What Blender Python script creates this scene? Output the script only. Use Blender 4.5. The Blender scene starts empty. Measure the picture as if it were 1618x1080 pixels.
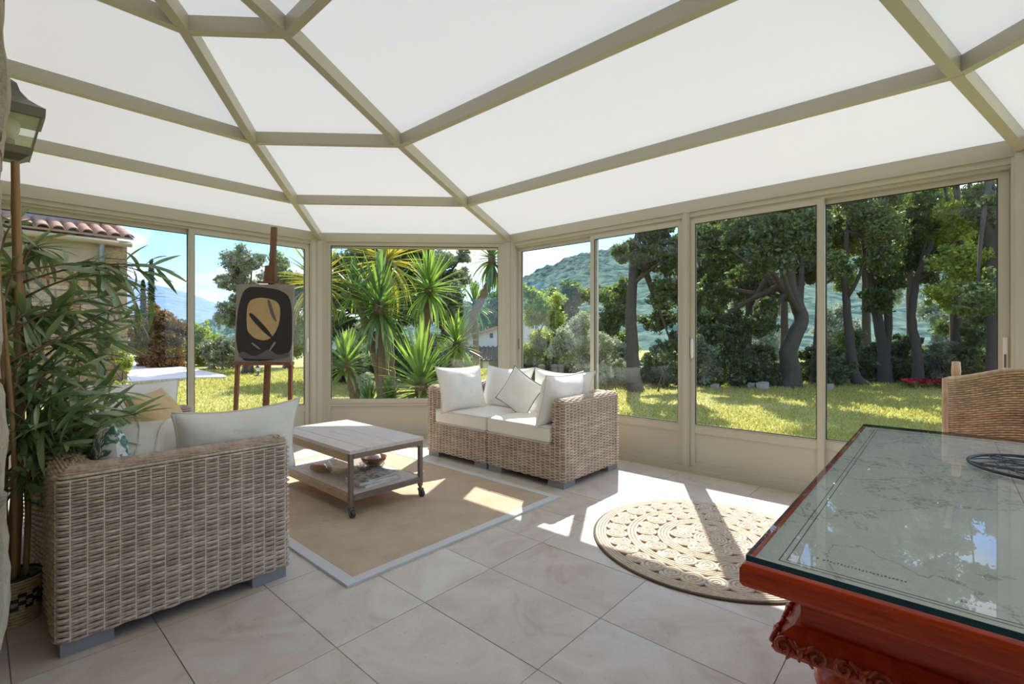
import bpy, math, random
import numpy as np
from mathutils import Vector, Matrix, noise as mnoise

rng = np.random.default_rng(7)
random.seed(7)
S = bpy.context.scene
COL = S.collection
PI = math.pi

# ------------------------------------------------------------------ camera, world, sun, exposure
CAM_H, FPX, YAW = 1.15, 760.0, math.radians(41.9)
cam_d = bpy.data.cameras.new('camera')
cam_d.sensor_fit = 'HORIZONTAL'; cam_d.sensor_width = 36.0
cam_d.lens = FPX / 1618 * 36.0
cam_d.shift_y = -10 / 1618
cam_d.clip_start = 0.02; cam_d.clip_end = 6000
cam = bpy.data.objects.new('camera', cam_d); COL.objects.link(cam)
cam.location = (0, 0, CAM_H); cam.rotation_euler = (PI / 2, 0, YAW - PI / 2)
S.camera = cam

SUN_DIR = Vector((0.874, 0.486, 0.97)).normalized()      # towards the sun
world = bpy.data.worlds.new('world'); S.world = world; world.use_nodes = True
wn = world.node_tree.nodes; wl = world.node_tree.links
wn.clear()
w_out = wn.new('ShaderNodeOutputWorld'); w_bg = wn.new('ShaderNodeBackground')
w_sky = wn.new('ShaderNodeTexSky'); w_sky.sky_type = 'NISHITA'; w_sky.sun_disc = False
w_sky.sun_elevation = math.asin(SUN_DIR.z)
w_sky.sun_rotation = math.atan2(SUN_DIR.x, SUN_DIR.y)
w_sky.altitude = 200; w_sky.air_density = 1.2; w_sky.dust_density = 0.6; w_sky.ozone_density = 2.5
w_tc = wn.new('ShaderNodeTexCoord'); w_map = wn.new('ShaderNodeMapping')
w_map.inputs['Scale'].default_value = (1.0, 1.0, 2.6)
w_no = wn.new('ShaderNodeTexNoise'); w_no.inputs['Scale'].default_value = 3.1
w_no.inputs['Detail'].default_value = 6; w_no.inputs['Roughness'].default_value = 0.52
w_rmp = wn.new('ShaderNodeValToRGB')
w_rmp.color_ramp.elements[0].position = 0.47; w_rmp.color_ramp.elements[1].position = 0.60
w_mul = wn.new('ShaderNodeMix'); w_mul.data_type = 'RGBA'; w_mul.blend_type = 'MULTIPLY'
w_mul.inputs[0].default_value = 1.0; w_mul.inputs[7].default_value = (0.42, 0.66, 0.98, 1)
w_mix = wn.new('ShaderNodeMix'); w_mix.data_type = 'RGBA'
w_mix.inputs[7].default_value = (5.4, 5.5, 5.7, 1)
w_bg.inputs['Strength'].default_value = 0.20
wl.new(w_tc.outputs['Generated'], w_map.inputs['Vector']); wl.new(w_map.outputs[0], w_no.inputs['Vector'])
wl.new(w_no.outputs['Fac'], w_rmp.inputs['Fac']); wl.new(w_rmp.outputs['Color'], w_mix.inputs[0])
wl.new(w_sky.outputs[0], w_mul.inputs[6]); wl.new(w_mul.outputs[2], w_mix.inputs[6])
wl.new(w_mix.outputs[2], w_bg.inputs['Color']); wl.new(w_bg.outputs[0], w_out.inputs['Surface'])

sun_d = bpy.data.lights.new('sun', 'SUN'); sun_d.energy = 5.0; sun_d.angle = math.radians(0.55)
sun_d.color = (1.0, 0.955, 0.88)
sun = bpy.data.objects.new('sun', sun_d); COL.objects.link(sun)
sun.location = (12, 7, 15); sun.rotation_euler = SUN_DIR.to_track_quat('Z', 'Y').to_euler()

S.view_settings.view_transform = 'Standard'; S.view_settings.look = 'None'
S.view_settings.gamma = 1.0; S.view_settings.use_curve_mapping = False
S.view_settings.exposure = 0.97
S.cycles.use_denoising = True
S.cycles.max_bounces = 10; S.cycles.diffuse_bounces = 5; S.cycles.glossy_bounces = 4
S.cycles.transmission_bounces = 4; S.cycles.transparent_max_bounces = 24
S.cycles.caustics_reflective = False; S.cycles.caustics_refractive = False
S.cycles.sample_clamp_indirect = 6.0

# ------------------------------------------------------------------ helpers
CF = np.array([math.cos(YAW), math.sin(YAW), 0.0]); CR = np.array([math.sin(YAW), -math.cos(YAW), 0.0])
CU = np.array([0, 0, 1.0])
def at(px, py, d):                      # a point d metres ahead of where the photo was taken
    return np.array([0, 0, CAM_H]) + (CF + (px - 809) / FPX * CR + (530 - py) / FPX * CU) * d
def ground(px, d, z=-0.1):
    p = at(px, 530, d); p[2] = z; return p

class MB:
    def __init__(s): s.v = []; s.f = []; s.n = 0; s.arr = []
    def add(s, vs, fs):
        b = s.n; vs = np.asarray(vs, float).reshape(-1, 3); s.arr.append(vs); s.n += len(vs)
        s.f.extend([tuple(i + b for i in f) for f in fs]); return s
    def box(s, a, b):
        x0, y0, z0 = a; x1, y1, z1 = b
        return s.hexa([(x0, y0, z0), (x1, y0, z0), (x1, y1, z0), (x0, y1, z0)], [(x0, y0, z1), (x1, y0, z1), (x1, y1, z1), (x0, y1, z1)])
    def hexa(s, lo, hi):
        return s.add(list(lo) + list(hi), [(3, 2, 1, 0), (4, 5, 6, 7), (0, 1, 5, 4), (1, 2, 6, 5), (2, 3, 7, 6), (3, 0, 4, 7)])
    def prism(s, poly, z0, z1):
        n = len(poly); vs = [(p[0], p[1], z0) for p in poly] + [(p[0], p[1], z1) for p in poly]
        return s.add(vs, [tuple(range(n - 1, -1, -1)), tuple(range(n, 2 * n))] + [(i, (i + 1) % n, n + (i + 1) % n, n + i) for i in range(n)])
    def bar(s, p, q, w, h, up=(0, 0, 1), top=False):       # rectangular bar from p to q, w wide, h high (hung below the line when top)
        p = np.array(p, float); q = np.array(q, float); d = q - p; d /= np.linalg.norm(d)
        sx = np.cross(d, np.array(up, float)); sx /= np.linalg.norm(sx); u = np.cross(sx, d)
        a, b = (-h, 0) if top else (-h / 2, h / 2)
        c = [(-w / 2, a), (w / 2, a), (w / 2, b), (-w / 2, b)]
        return s.hexa([p + sx * x + u * y for x, y in c], [q + sx * x + u * y for x, y in c])
    def tube(s, pts, r, n=8, caps=True, flat=1.0):
        pts = np.array(pts, float); m = len(pts); r = np.broadcast_to(np.array(r, float), (m,))
        t = np.gradient(pts, axis=0); t /= np.linalg.norm(t, axis=1)[:, None] + 1e-12
        ref = np.array([0, 0, 1.0]) if abs(t[0][2]) < 0.9 else np.array([1.0, 0, 0])
        vs = []
        for i in range(m):
            a = np.cross(t[i], ref); la = np.linalg.norm(a)
            if la < 1e-6: a = np.cross(t[i], np.array([0, 1.0, 0])); la = np.linalg.norm(a)
            a /= la; b = np.cross(t[i], a); ref = -np.cross(t[i], a) if False else ref
            for k in range(n):
                an = 2 * PI * k / n
                vs.append(pts[i] + (a * math.cos(an) + b * math.sin(an) * flat) * r[i])
        fs = [(i * n + k, i * n + (k + 1) % n, (i + 1) * n + (k + 1) % n, (i + 1) * n + k) for i in range(m - 1) for k in range(n)]
        if caps: fs += [tuple(range(n - 1, -1, -1)), tuple((m - 1) * n + k for k in range(n))]
        return s.add(vs, fs)
    def ring(s, c, R, r, n=48, m=6, flat=1.0, axis=2):
        vs = []
        for i in range(n):
            a = 2 * PI * i / n
            for k in range(m):
                b = 2 * PI * k / m; rr = R + r * math.cos(b)
                p = [rr * math.cos(a), rr * math.sin(a), r * math.sin(b) * flat]
                if axis == 0: p = [p[2], p[0], p[1]]
                if axis == 1: p = [p[0], p[2], p[1]]
                vs.append((c[0] + p[0], c[1] + p[1], c[2] + p[2]))
        return s.add(vs, [(i * m + k, ((i + 1) % n) * m + k, ((i + 1) % n) * m + (k + 1) % m, i * m + (k + 1) % m) for i in range(n) for k in range(m)])
    def lathe(s, c, prof, n=24, cap=True):
        vs = []
        for r, z in prof:
            for k in range(n):
                a = 2 * PI * k / n; vs.append((c[0] + r * math.cos(a), c[1] + r * math.sin(a), c[2] + z))
        m = len(prof)
        fs = [(i * n + k, i * n + (k + 1) % n, (i + 1) * n + (k + 1) % n, (i + 1) * n + k) for i in range(m - 1) for k in range(n)]
        if cap: fs += [tuple(range(n - 1, -1, -1)), tuple((m - 1) * n + k for k in range(n))]
        return s.add(vs, fs)
    def grid(s, P, closed_u=False):                       # P[i][j] points
        P = np.asarray(P, float); a, b = P.shape[:2]
        fs = []
        for i in range(a if closed_u else a - 1):
            for j in range(b - 1):
                i2 = (i + 1) % a; fs.append((i * b + j, i2 * b + j, i2 * b + j + 1, i * b + j + 1))
        return s.add(P.reshape(-1, 3), fs)
    def quads(s, V):                                       # V (n,4,3), fast
        V = np.asarray(V, float); n = len(V); b = s.n
        s.arr.append(V.reshape(-1, 3)); s.n += 4 * n
        idx = (np.arange(4 * n) + b).reshape(n, 4); s.f.extend(map(tuple, idx.tolist())); return s
    def verts(s): return np.concatenate(s.arr) if s.arr else np.zeros((0, 3))

ORIG = {}
def mesh_from(name, V, F, m, smooth):
    me = bpy.data.meshes.new(name)
    me.from_pydata([tuple(v) for v in V.tolist()] if hasattr(V, 'tolist') else V, [], F)
    if smooth: me.polygons.foreach_set('use_smooth', [True] * len(me.polygons))
    if m is not None: me.materials.append(m)
    me.update(); return me
def tag(o, label=None, cat=None, group=None, kind=None):
    if label: o['label'] = label
    if cat: o['category'] = cat
    if group: o['group'] = group
    if kind: o['kind'] = kind
    return o
def obj(name, mb, m, parent=None, smooth=False, local=False, origin=None, **kw):
    V = mb.verts()
    if parent is not None: o0 = np.zeros(3) if local else ORIG[parent.name]
    elif origin is not None: o0 = np.array(origin, float)
    else:
        lo, hi = V.min(0), V.max(0); o0 = np.array([(lo[0] + hi[0]) / 2, (lo[1] + hi[1]) / 2, lo[2]])
    o = bpy.data.objects.new(name, mesh_from(name, V - o0, mb.f, m, smooth)); COL.objects.link(o)
    if parent is not None: o.parent = parent; ORIG[o.name] = ORIG[parent.name]
    else: o.location = tuple(o0); ORIG[o.name] = o0
    return tag(o, **kw)
def empty(name, loc, **kw):
    o = bpy.data.objects.new(name, None); COL.objects.link(o); o.location = tuple(loc); o.empty_display_size = 0.1
    ORIG[o.name] = np.array(loc, float); return tag(o, **kw)
def inst(name, me, parent, mat4):                          # a piece that shares mesh data
    o = bpy.data.objects.new(name, me); COL.objects.link(o); o.parent = parent; o.matrix_local = mat4; return o
def copy_tree(o, parent=None):
    c = o.copy(); COL.objects.link(c); c.parent = parent; ORIG[c.name] = ORIG.get(o.name, np.zeros(3))
    for ch in list(o.children):
        copy_tree(ch, c)
    return c

# ------------------------------------------------------------------ materials
class NT:
    def __init__(s, name):
        s.m = bpy.data.materials.new(name); s.m.use_nodes = True; s.t = s.m.node_tree; s.t.nodes.clear()
        s.out = s.n('OutputMaterial')
    def n(s, typ, **kw):
        nd = s.t.nodes.new('ShaderNode' + typ)
        for k, v in kw.items(): setattr(nd, k, v)
        return nd
    def l(s, a, b): s.t.links.new(a, b)
    def coords(s, scale=(1, 1, 1), kind='Object', rot=(0, 0, 0)):
        tc = s.n('TexCoord'); mp = s.n('Mapping'); mp.inputs['Scale'].default_value = scale; mp.inputs['Rotation'].default_value = rot
        s.l(tc.outputs[kind], mp.inputs[0]); return mp.outputs[0]
    def geo(s): g = s.n('NewGeometry'); return g
    def noise(s, vec, scale, detail=4, rough=.55, dist=0.0):
        t = s.n('TexNoise'); t.inputs['Scale'].default_value = scale; t.inputs['Detail'].default_value = detail
        t.inputs['Roughness'].default_value = rough; t.inputs['Distortion'].default_value = dist
        if vec is not None: s.l(vec, t.inputs['Vector'])
        return t.outputs['Fac']
    def ramp(s, fac, stops):
        r = s.n('ValToRGB'); e = r.color_ramp.elements
        while len(e) < len(stops): e.new(0.5)
        for el, (p, c) in zip(e, stops): el.position = p; el.color = (*c, 1) if len(c) == 3 else c
        s.l(fac, r.inputs['Fac']); return r.outputs['Color']
    def mix(s, fac, a, b, blend='MIX'):
        m = s.n('Mix', data_type='RGBA', blend_type=blend)
        for sock, v in ((m.inputs[0], fac), (m.inputs[6], a), (m.inputs[7], b)):
            if isinstance(v, (int, float)): sock.default_value = v
            elif isinstance(v, tuple): sock.default_value = (*v, 1) if len(v) == 3 else v
            else: s.l(v, sock)
        return m.outputs[2]
    def math(s, op, a, b=None):
        m = s.n('Math', operation=op)
        for i, v in enumerate((a, b)):
            if v is None: continue
            if isinstance(v, (int, float)): m.inputs[i].default_value = v
            else: s.l(v, m.inputs[i])
        return m.outputs[0]
    def bump(s, h, strength=.3, dist=.01):
        b = s.n('Bump'); b.inputs['Strength'].default_value = strength; b.inputs['Distance'].default_value = dist
        s.l(h, b.inputs['Height']); return b.outputs[0]
    def pbr(s, col, rough=.5, metal=0.0, normal=None, spec=None, sheen=None, coat=None):
        p = s.n('BsdfPrincipled')
        if isinstance(col, tuple): p.inputs['Base Color'].default_value = (*col, 1)
        else: s.l(col, p.inputs['Base Color'])
        if isinstance(rough, (int, float)): p.inputs['Roughness'].default_value = rough
        else: s.l(rough, p.inputs['Roughness'])
        p.inputs['Metallic'].default_value = metal
        if spec is not None: p.inputs['Specular IOR Level'].default_value = spec
        if sheen: p.inputs['Sheen Weight'].default_value = sheen
        if coat: p.inputs['Coat Weight'].default_value = coat; p.inputs['Coat Roughness'].default_value = .08
        if normal is not None: s.l(normal, p.inputs['Normal'])
        s.l(p.outputs[0], s.out.inputs['Surface']); return s.m
    def surf(s, sh): s.l(sh, s.out.inputs['Surface']); return s.m

def simple(name, col, rough=.5, metal=0.0, var=.0, scale=8, bump=0.0, bscale=60, **kw):
    t = NT(name); v = t.coords()
    c = col
    if var: c = t.mix(t.noise(v, scale), tuple(x * (1 - var) for x in col), tuple(min(1, x * (1 + var)) for x in col))
    nm = t.bump(t.noise(v, bscale), bump, .004) if bump else None
    return t.pbr(c, rough, metal, nm, **kw)

M = {}
M['frame'] = simple('frame_paint', (.545, .515, .415), .30, var=.04, scale=3)
M['frame_dark'] = simple('frame_gasket', (.03, .03, .028), .6)
def panel_mat():
    t = NT('roof_panel_added_glow'); v = t.coords()
    d = t.n('BsdfDiffuse'); d.inputs['Color'].default_value = (.77, .77, .765, 1)
    r = t.n('BsdfTranslucent'); r.inputs['Color'].default_value = (.92, .92, .90, 1)
    m = t.n('MixShader'); m.inputs[0].default_value = .175  # translucency added to opaque panels so daylight brightens the room
    t.l(d.outputs[0], m.inputs[1]); t.l(r.outputs[0], m.inputs[2]); return t.surf(m.outputs[0])
M['panel_glow'] = panel_mat()
def clear_mat(name, tint, refl0=.035, rough=.0, dust=0.0):
    t = NT(name)
    lw = t.n('LayerWeight'); lw.inputs['Blend'].default_value = .5
    f = t.math('ADD', t.math('MULTIPLY', t.math('POWER', lw.outputs['Facing'], 5.0), 1 - refl0), refl0)
    tr = t.n('BsdfTransparent'); tr.inputs[0].default_value = (*tint, 1)
    g = t.n('BsdfGlossy'); g.inputs['Roughness'].default_value = rough
    m = t.n('MixShader'); t.l(f, m.inputs[0]); t.l(tr.outputs[0], m.inputs[1]); t.l(g.outputs[0], m.inputs[2])
    return t.surf(m.outputs[0])
M['glass'] = clear_mat('window_glass', (.955, .965, .96), .03)
M['clear'] = clear_mat('clear_glassware', (.94, .95, .95), .07)
M['cut_glass'] = clear_mat('cut_glass', (.93, .94, .94), .22, .05)
M['panel_top_clear'] = clear_mat('roof_top_added_clear', (.95, .95, .95), .03)  # clear top faces added to let the sun through to the panels

def tile_mat():
    t = NT('travertine_tile'); v = t.coords((1, 1, 1)); oi = t.n('ObjectInfo')
    w = t.n('VectorMath', operation='ADD'); sc = t.n('VectorMath', operation='SCALE'); sc.inputs['Scale'].default_value = 37.0
    cmb = t.n('CombineXYZ'); t.l(oi.outputs['Random'], cmb.inputs[0]); t.l(oi.outputs['Random'], cmb.inputs[1])
    t.l(cmb.outputs[0], sc.inputs[0]); t.l(v, w.inputs[0]); t.l(sc.outputs[0], w.inputs[1]); vv = w.outputs[0]
    n1 = t.noise(vv, 3.2, 7, .62, 1.2); n2 = t.noise(vv, 22, 5, .6, .6); n3 = t.noise(vv, 140, 2)
    base = t.ramp(n1, [(.28, (.47, .39, .30)), (.45, (.62, .555, .47)), (.62, (.70, .645, .575)), (.8, (.59, .51, .41))])
    base = t.mix(t.math('MULTIPLY', n2, .35), base, (.70, .66, .59))
    tint = t.ramp(oi.outputs['Random'], [(0, (.90, .845, .77)), (.3, (.96, .94, .90)), (.6, (1, .99, .97)), (1, (1.0, 1.0, 1.0))])
    base = t.mix(1.0, base, tint, 'MULTIPLY')
    pits = t.ramp(t.noise(vv, 75, 3, .7), [(.30, (.45, .45, .45)), (.38, (1, 1, 1))])
    base = t.mix(.6, base, t.mix(1.0, base, pits, 'MULTIPLY'))
    rg = t.math('ADD', t.math('MULTIPLY', n2, .25), .30)
    return t.pbr(base, rg, 0, t.bump(n3, .06, .002), spec=.4)
M['tile'] = tile_mat()
M['grout'] = simple('grout', (.33, .29, .23), .9)
def stone_mat(name, c1, c2, c3, sc=6):
    t = NT(name); v = t.coords(); oi = t.n('ObjectInfo')
    n = t.noise(v, sc, 7, .65, .4)
    c = t.ramp(n, [(.3, c1), (.5, c2), (.7, c3)])
    c = t.mix(.45, c, t.ramp(oi.outputs['Random'], [(0, (.62, .58, .52)), (.5, (1, .96, .88)), (1, (.9, .75, .55))]), 'MULTIPLY')
    return t.pbr(c, .92, 0, t.bump(t.noise(v, sc * 6, 5, .7), .8, .02))
M['stone'] = stone_mat('limestone', (.30, .26, .19), (.52, .47, .37), (.62, .58, .49))
M['ochre_stone'] = stone_mat('ochre_rubble', (.22, .14, .07), (.44, .30, .15), (.55, .41, .23))
M['mortar'] = simple('lime_mortar', (.40, .31, .20), .95, var=.15, bump=.5, bscale=20)
M['plaster'] = simple('plaster', (.72, .69, .62), .9, var=.05)
def rattan_mat(name, c1, c2, c3, rough=.5):
    t = NT(name); g = t.geo(); v = t.coords()
    c = t.ramp(g.outputs['Random Per Island'], [(0, c1), (.5, c2), (1, c3)])
    n = t.noise(v, 9, 3); n2 = t.noise(t.coords((1, 1, .15)), 90, 2)
    c = t.mix(.8, c, t.ramp(n, [(.3, (.72, .66, .60)), (.7, (1.15, 1.12, 1.1))]), 'MULTIPLY')
    c = t.mix(.55, c, t.ramp(n2, [(.3, (.6, .56, .52)), (.7, (1.2, 1.2, 1.2))]), 'MULTIPLY')
    return t.pbr(c, rough, spec=.35)
M['rattan'] = rattan_mat('rattan_strand', (.54, .43, .33), (.64, .53, .42), (.74, .65, .54))
M['rattan_stake'] = simple('rattan_stake', (.74, .67, .57), .5, var=.1)
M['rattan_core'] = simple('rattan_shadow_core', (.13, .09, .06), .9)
M['wicker'] = rattan_mat('honey_wicker', (.66, .42, .24), (.76, .53, .33), (.84, .64, .44), .4)
M['wicker_core'] = simple('wicker_core', (.42, .25, .13), .8)
M['foot'] = simple('grey_foot', (.27, .28, .30), .55)
def fabric(name, col, var=.05, weave=420, sheen=.2, bump=.12):
    t = NT(name); v = t.coords()
    c = t.mix(t.noise(v, 5), tuple(x * (1 - var) for x in col), tuple(min(1, x * (1 + var)) for x in col))
    h = t.math('ADD', t.math('MULTIPLY', t.noise(v, 11, 3), 1.6), t.math('MULTIPLY', t.noise(v, weave, 1), .1))
    return t.pbr(c, .9, 0, t.bump(h, bump, .03), spec=.2, sheen=sheen)
M['ivory'] = fabric('ivory_canvas', (.83, .80, .725))
M['white_fab'] = fabric('white_canvas', (.87, .855, .81))
M['piping'] = fabric('ivory_piping', (.72, .68, .60))
M['grey_pipe'] = fabric('slate_piping', (.16, .18, .20))
M['gold'] = fabric('gold_linen', (.70, .50, .25), .25)
M['brown_fab'] = fabric('brown_velvet', (.42, .27, .13), .25)
def pattern_mat():
    t = NT('leaf_print_fabric'); v = t.coords()
    n = t.noise(v, 16, 2, .5, 1.6)
    c = t.ramp(n, [(.40, (.80, .80, .76)), (.46, (.05, .16, .12)), (.54, (.12, .30, .24)), (.6, (.78, .80, .76))])
    return t.pbr(c, .85)
M['pattern'] = pattern_mat()
def wood(name, c1, c2, scale=(1.5, 14, 14), rough=.45, coat=None, spec=None):
    t = NT(name); v = t.coords(scale); n = t.noise(v, 2.4, 6, .6, .8); n2 = t.noise(v, 14, 3)
    c = t.mix(.35, t.ramp(n, [(.3, c1), (.7, c2)]), t.ramp(n2, [(.3, c1), (.7, c2)]))
    return t.pbr(c, rough, 0, t.bump(n2, .08, .003), coat=coat, spec=spec)
M['oak'] = wood('washed_oak', (.60, .50, .42), (.74, .66, .59), (14, 1.5, 14), .5)
M['oak_edge'] = wood('oak_edge', (.36, .24, .12), (.55, .40, .22), (14, 2, 14), .5)
M['easel_wood'] = wood('easel_wood', (.13, .055, .03), (.24, .11, .06), (14, 14, 1.2), .4)
M['mahogany'] = wood('red_mahogany', (.30, .016, .004), (.80, .085, .016), (16, 1.6, 16), .25, coat=.35, spec=.35)
M['mahogany_carved'] = wood('carved_mahogany', (.24, .016, .005), (.66, .075, .018), (10, 10, 10), .28, coat=.5)
M['rust'] = simple('brown_steel', (.22, .17, .135), .5, .4, var=.35, scale=18)
M['rubber'] = simple('caster_rubber', (.05, .045, .04), .5)
def jute_mat():
    t = NT('jute_weave'); v = t.coords()
    w1 = t.n('TexWave', wave_type='BANDS', bands_direction='Y'); w1.inputs['Scale'].default_value = 42; w1.inputs['Distortion'].default_value = .8; w1.inputs['Detail'].default_value = 1
    w2 = t.n('TexWave', wave_type='BANDS', bands_direction='X'); w2.inputs['Scale'].default_value = 30; w2.inputs['Distortion'].default_value = .8
    t.l(v, w1.inputs[0]); t.l(v, w2.inputs[0])
    h = t.math('MULTIPLY', w1.outputs['Fac'], w2.outputs['Fac'])
    c = t.ramp(h, [(.0, (.50, .38, .26)), (.6, (.78, .65, .50)), (1, (.84, .72, .56))])
    c = t.mix(.6, c, t.ramp(t.noise(v, 5, 6, .65), [(.3, (.75, .70, .64)), (.7, (1.1, 1.08, 1.05))]), 'MULTIPLY')
    return t.pbr(c, .9, 0, t.bump(h, .6, .004), spec=.15)
M['jute'] = jute_mat()
M['rug_border'] = fabric('rug_border', (.64, .64, .62), .06)
def braid_mat():
    t = NT('braided_jute'); v = t.coords(); n = t.noise(v, 55, 3, .6); n0 = t.noise(v, 7, 3)
    c = t.ramp(n, [(.3, (.55, .45, .34)), (.6, (.70, .60, .48)), (.8, (.78, .69, .57))])
    c = t.mix(.3, c, t.ramp(n0, [(.3, (.8, .76, .7)), (.7, (1.1, 1.1, 1.1))]), 'MULTIPLY')
    return t.pbr(c, .9, 0, t.bump(n, .7, .006), spec=.15)
M['braid'] = braid_mat()
M['jute_back'] = simple('jute_backing', (.30, .22, .15), .9)
M['braid_dark'] = simple('jute_edge', (.10, .07, .05), .9)
def map_mat():
    t = NT('antique_map_paper'); v = t.coords()
    n = t.noise(v, 3.5, 8, .62, .5)
    base = t.ramp(t.noise(v, 2.2, 5), [(.3, (.56, .56, .50)), (.7, (.70, .70, .64))])
    coast = t.ramp(n, [(.488, (1, 1, 1)), (.497, (.30, .28, .24)), (.506, (1, 1, 1))])
    n2 = t.noise(v, 9, 6, .6, .4)
    river = t.ramp(n2, [(.494, (1, 1, 1)), (.499, (.62, .60, .55)), (.504, (1, 1, 1))])
    c = t.mix(.75, base, coast, 'MULTIPLY'); c = t.mix(.6, c, river, 'MULTIPLY')
    return t.pbr(c, .8)
M['map'] = map_mat()
M['ink'] = simple('map_ink', (.05, .045, .04), .8)
def tglass():
    t = NT('table_glass')
    lw = t.n('LayerWeight'); lw.inputs['Blend'].default_value = .5
    f = t.math('ADD', t.math('MULTIPLY', t.math('POWER', lw.outputs['Facing'], 5.0), .95), .045)
    tr = t.n('BsdfTransparent'); tr.inputs[0].default_value = (.93, .96, .955, 1)
    g = t.n('BsdfGlossy'); g.inputs['Roughness'].default_value = .0
    m = t.n('MixShader'); t.l(f, m.inputs[0]); t.l(tr.outputs[0], m.inputs[1]); t.l(g.outputs[0], m.inputs[2])
    return t.surf(m.outputs[0])
M['table_glass'] = tglass()
M['glass_edge'] = simple('glass_edge', (.02, .07, .09), .05)
M['dark_wire'] = simple('dark_wire', (.06, .06, .065), .4, .8)
M['pewter'] = simple('pewter_metal', (.20, .185, .165), .45, .5, var=.2)
M['bulb'] = simple('lamp_bulb', (.72, .70, .66), .25)
M['white_plastic'] = simple('white_plastic', (.82, .80, .75), .35)
M['canvas'] = simple('board_ground', (.30, .27, .23), .8, var=.15, scale=12)
M['paint_black'] = simple('black_paint', (.020, .019, .018), .55, var=.3, scale=20)
M['paint_tan'] = simple('tan_paint', (.50, .35, .17), .6, var=.2, scale=14)
M['paint_grey'] = simple('grey_paint', (.11, .11, .105), .6, var=.2, scale=14)
M['bowl_wood'] = wood('bowl_wood', (.16, .07, .035), (.34, .17, .09), (6, 6, 20), .3)
M['cane'] = wood('bamboo_cane', (.20, .10, .04), (.45, .27, .12), (14, 14, 1.2), .4)
M['twig'] = simple('bamboo_twig', (.16, .09, .05), .7)
M['pot_black'] = simple('dark_pot', (.012, .012, .012), .6)
def basket_mat():
    t = NT('woven_basket'); v = t.coords()
    c = t.ramp(t.noise(v, 40, 2), [(.3, (.42, .28, .14)), (.7, (.62, .46, .27))])
    return t.pbr(c, .7, 0, t.bump(t.noise(v, 120, 2), .4, .003))
M['basket'] = basket_mat()
def leaf_mat(name, c1, c2, trans, tw=.45, gloss=.0, rough=.35):
    t = NT(name); g = t.geo(); oi = t.n('ObjectInfo')
    rnd = t.math('FRACT', t.math('ADD', g.outputs['Random Per Island'], oi.outputs['Random']))
    c = t.mix(rnd, c1, c2)
    d = t.n('BsdfDiffuse'); t.l(c, d.inputs['Color'])
    tr = t.n('BsdfTranslucent'); t.l(t.mix(1.0, c, trans, 'MULTIPLY'), tr.inputs['Color'])
    m = t.n('MixShader'); m.inputs[0].default_value = tw
    t.l(d.outputs[0], m.inputs[1]); t.l(tr.outputs[0], m.inputs[2]); sh = m.outputs[0]
    if gloss:
        gl = t.n('BsdfGlossy'); gl.inputs['Roughness'].default_value = rough
        m2 = t.n('MixShader'); m2.inputs[0].default_value = gloss
        t.l(sh, m2.inputs[1]); t.l(gl.outputs[0], m2.inputs[2]); sh = m2.outputs[0]
    return t.surf(sh)
M['leaf_dark'] = leaf_mat('dark_leaf', (.045, .065, .03), (.11, .15, .06), (2.2, 2.4, 1.2), .35, .04)
M['leaf_mid'] = leaf_mat('mid_leaf', (.085, .12, .05), (.19, .235, .095), (1.9, 2.0, 1.1), .45, .04)
M['leaf_olive'] = leaf_mat('olive_leaf', (.13, .16, .10), (.27, .30, .20), (1.5, 1.6, 1.2), .35, .05)
M['leaf_bright'] = leaf_mat('bright_leaf', (.22, .29, .06), (.42, .48, .12), (1.5, 1.5, .9), .45, .03)
M['leaf_pale'] = leaf_mat('pale_leaf', (.30, .34, .20), (.52, .54, .38), (1.2, 1.3, 1.1), .35, .03)
M['leaf_rust'] = leaf_mat('rust_leaf', (.10, .07, .03), (.27, .16, .06), (1.6, 1.4, 1.0), .35, .02)
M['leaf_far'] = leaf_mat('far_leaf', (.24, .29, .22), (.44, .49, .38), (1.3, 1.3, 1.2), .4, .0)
M['cypress'] = leaf_mat('cypress_leaf', (.025, .045, .035), (.05, .08, .055), (1.2, 1.3, 1.1), .2)
M['bamboo_leaf'] = leaf_mat('bamboo_leaf', (.09, .19, .06), (.40, .50, .23), (1.35, 1.4, 1.0), .32, .14, .28)
M['yucca_leaf'] = leaf_mat('yucca_leaf', (.06, .12, .045), (.13, .22, .07), (2.6, 2.6, .9), .42, .08, .3)
M['yucca_yellow'] = leaf_mat('yucca_yellow_leaf', (.30, .28, .05), (.48, .42, .08), (1.6, 1.5, .8), .45, .05, .3)
M['yucca_lime'] = leaf_mat('yucca_lime_leaf', (.11, .20, .05), (.24, .34, .09), (2.0, 2.0, .9), .45, .07, .3)
M['flower'] = leaf_mat('red_petal', (.35, .03, .05), (.5, .06, .08), (1.5, 1, 1), .3)
M['bark'] = simple('dark_bark', (.075, .06, .05), .95, var=.4, scale=10, bump=.8, bscale=30)
M['bark_brown'] = simple('brown_bark', (.20, .13, .08), .95, var=.35, scale=16, bump=.9, bscale=40)
def lawn_mat():
    t = NT('lawn_turf'); v = t.coords()
    c = t.ramp(t.noise(v, .55, 6, .7), [(.30, (.28, .30, .09)), (.5, (.42, .41, .14)), (.68, (.56, .52, .26))])
    c = t.mix(.55, c, t.ramp(t.noise(v, 7, 5, .7), [(.3, (.55, .6, .5)), (.7, (1.3, 1.25, 1.2))]), 'MULTIPLY')
    return t.pbr(c, .95, 0, t.bump(t.noise(v, 14, 4, .8), .9, .05), spec=.1)
M['lawn'] = lawn_mat()
M['blade'] = leaf_mat('grass_blade', (.33, .34, .09), (.55, .52, .21), (1.3, 1.25, .85), .5)
M['gravel'] = simple('white_gravel', (.74, .71, .66), .95, var=.1, scale=60, bump=.5, bscale=120)
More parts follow.
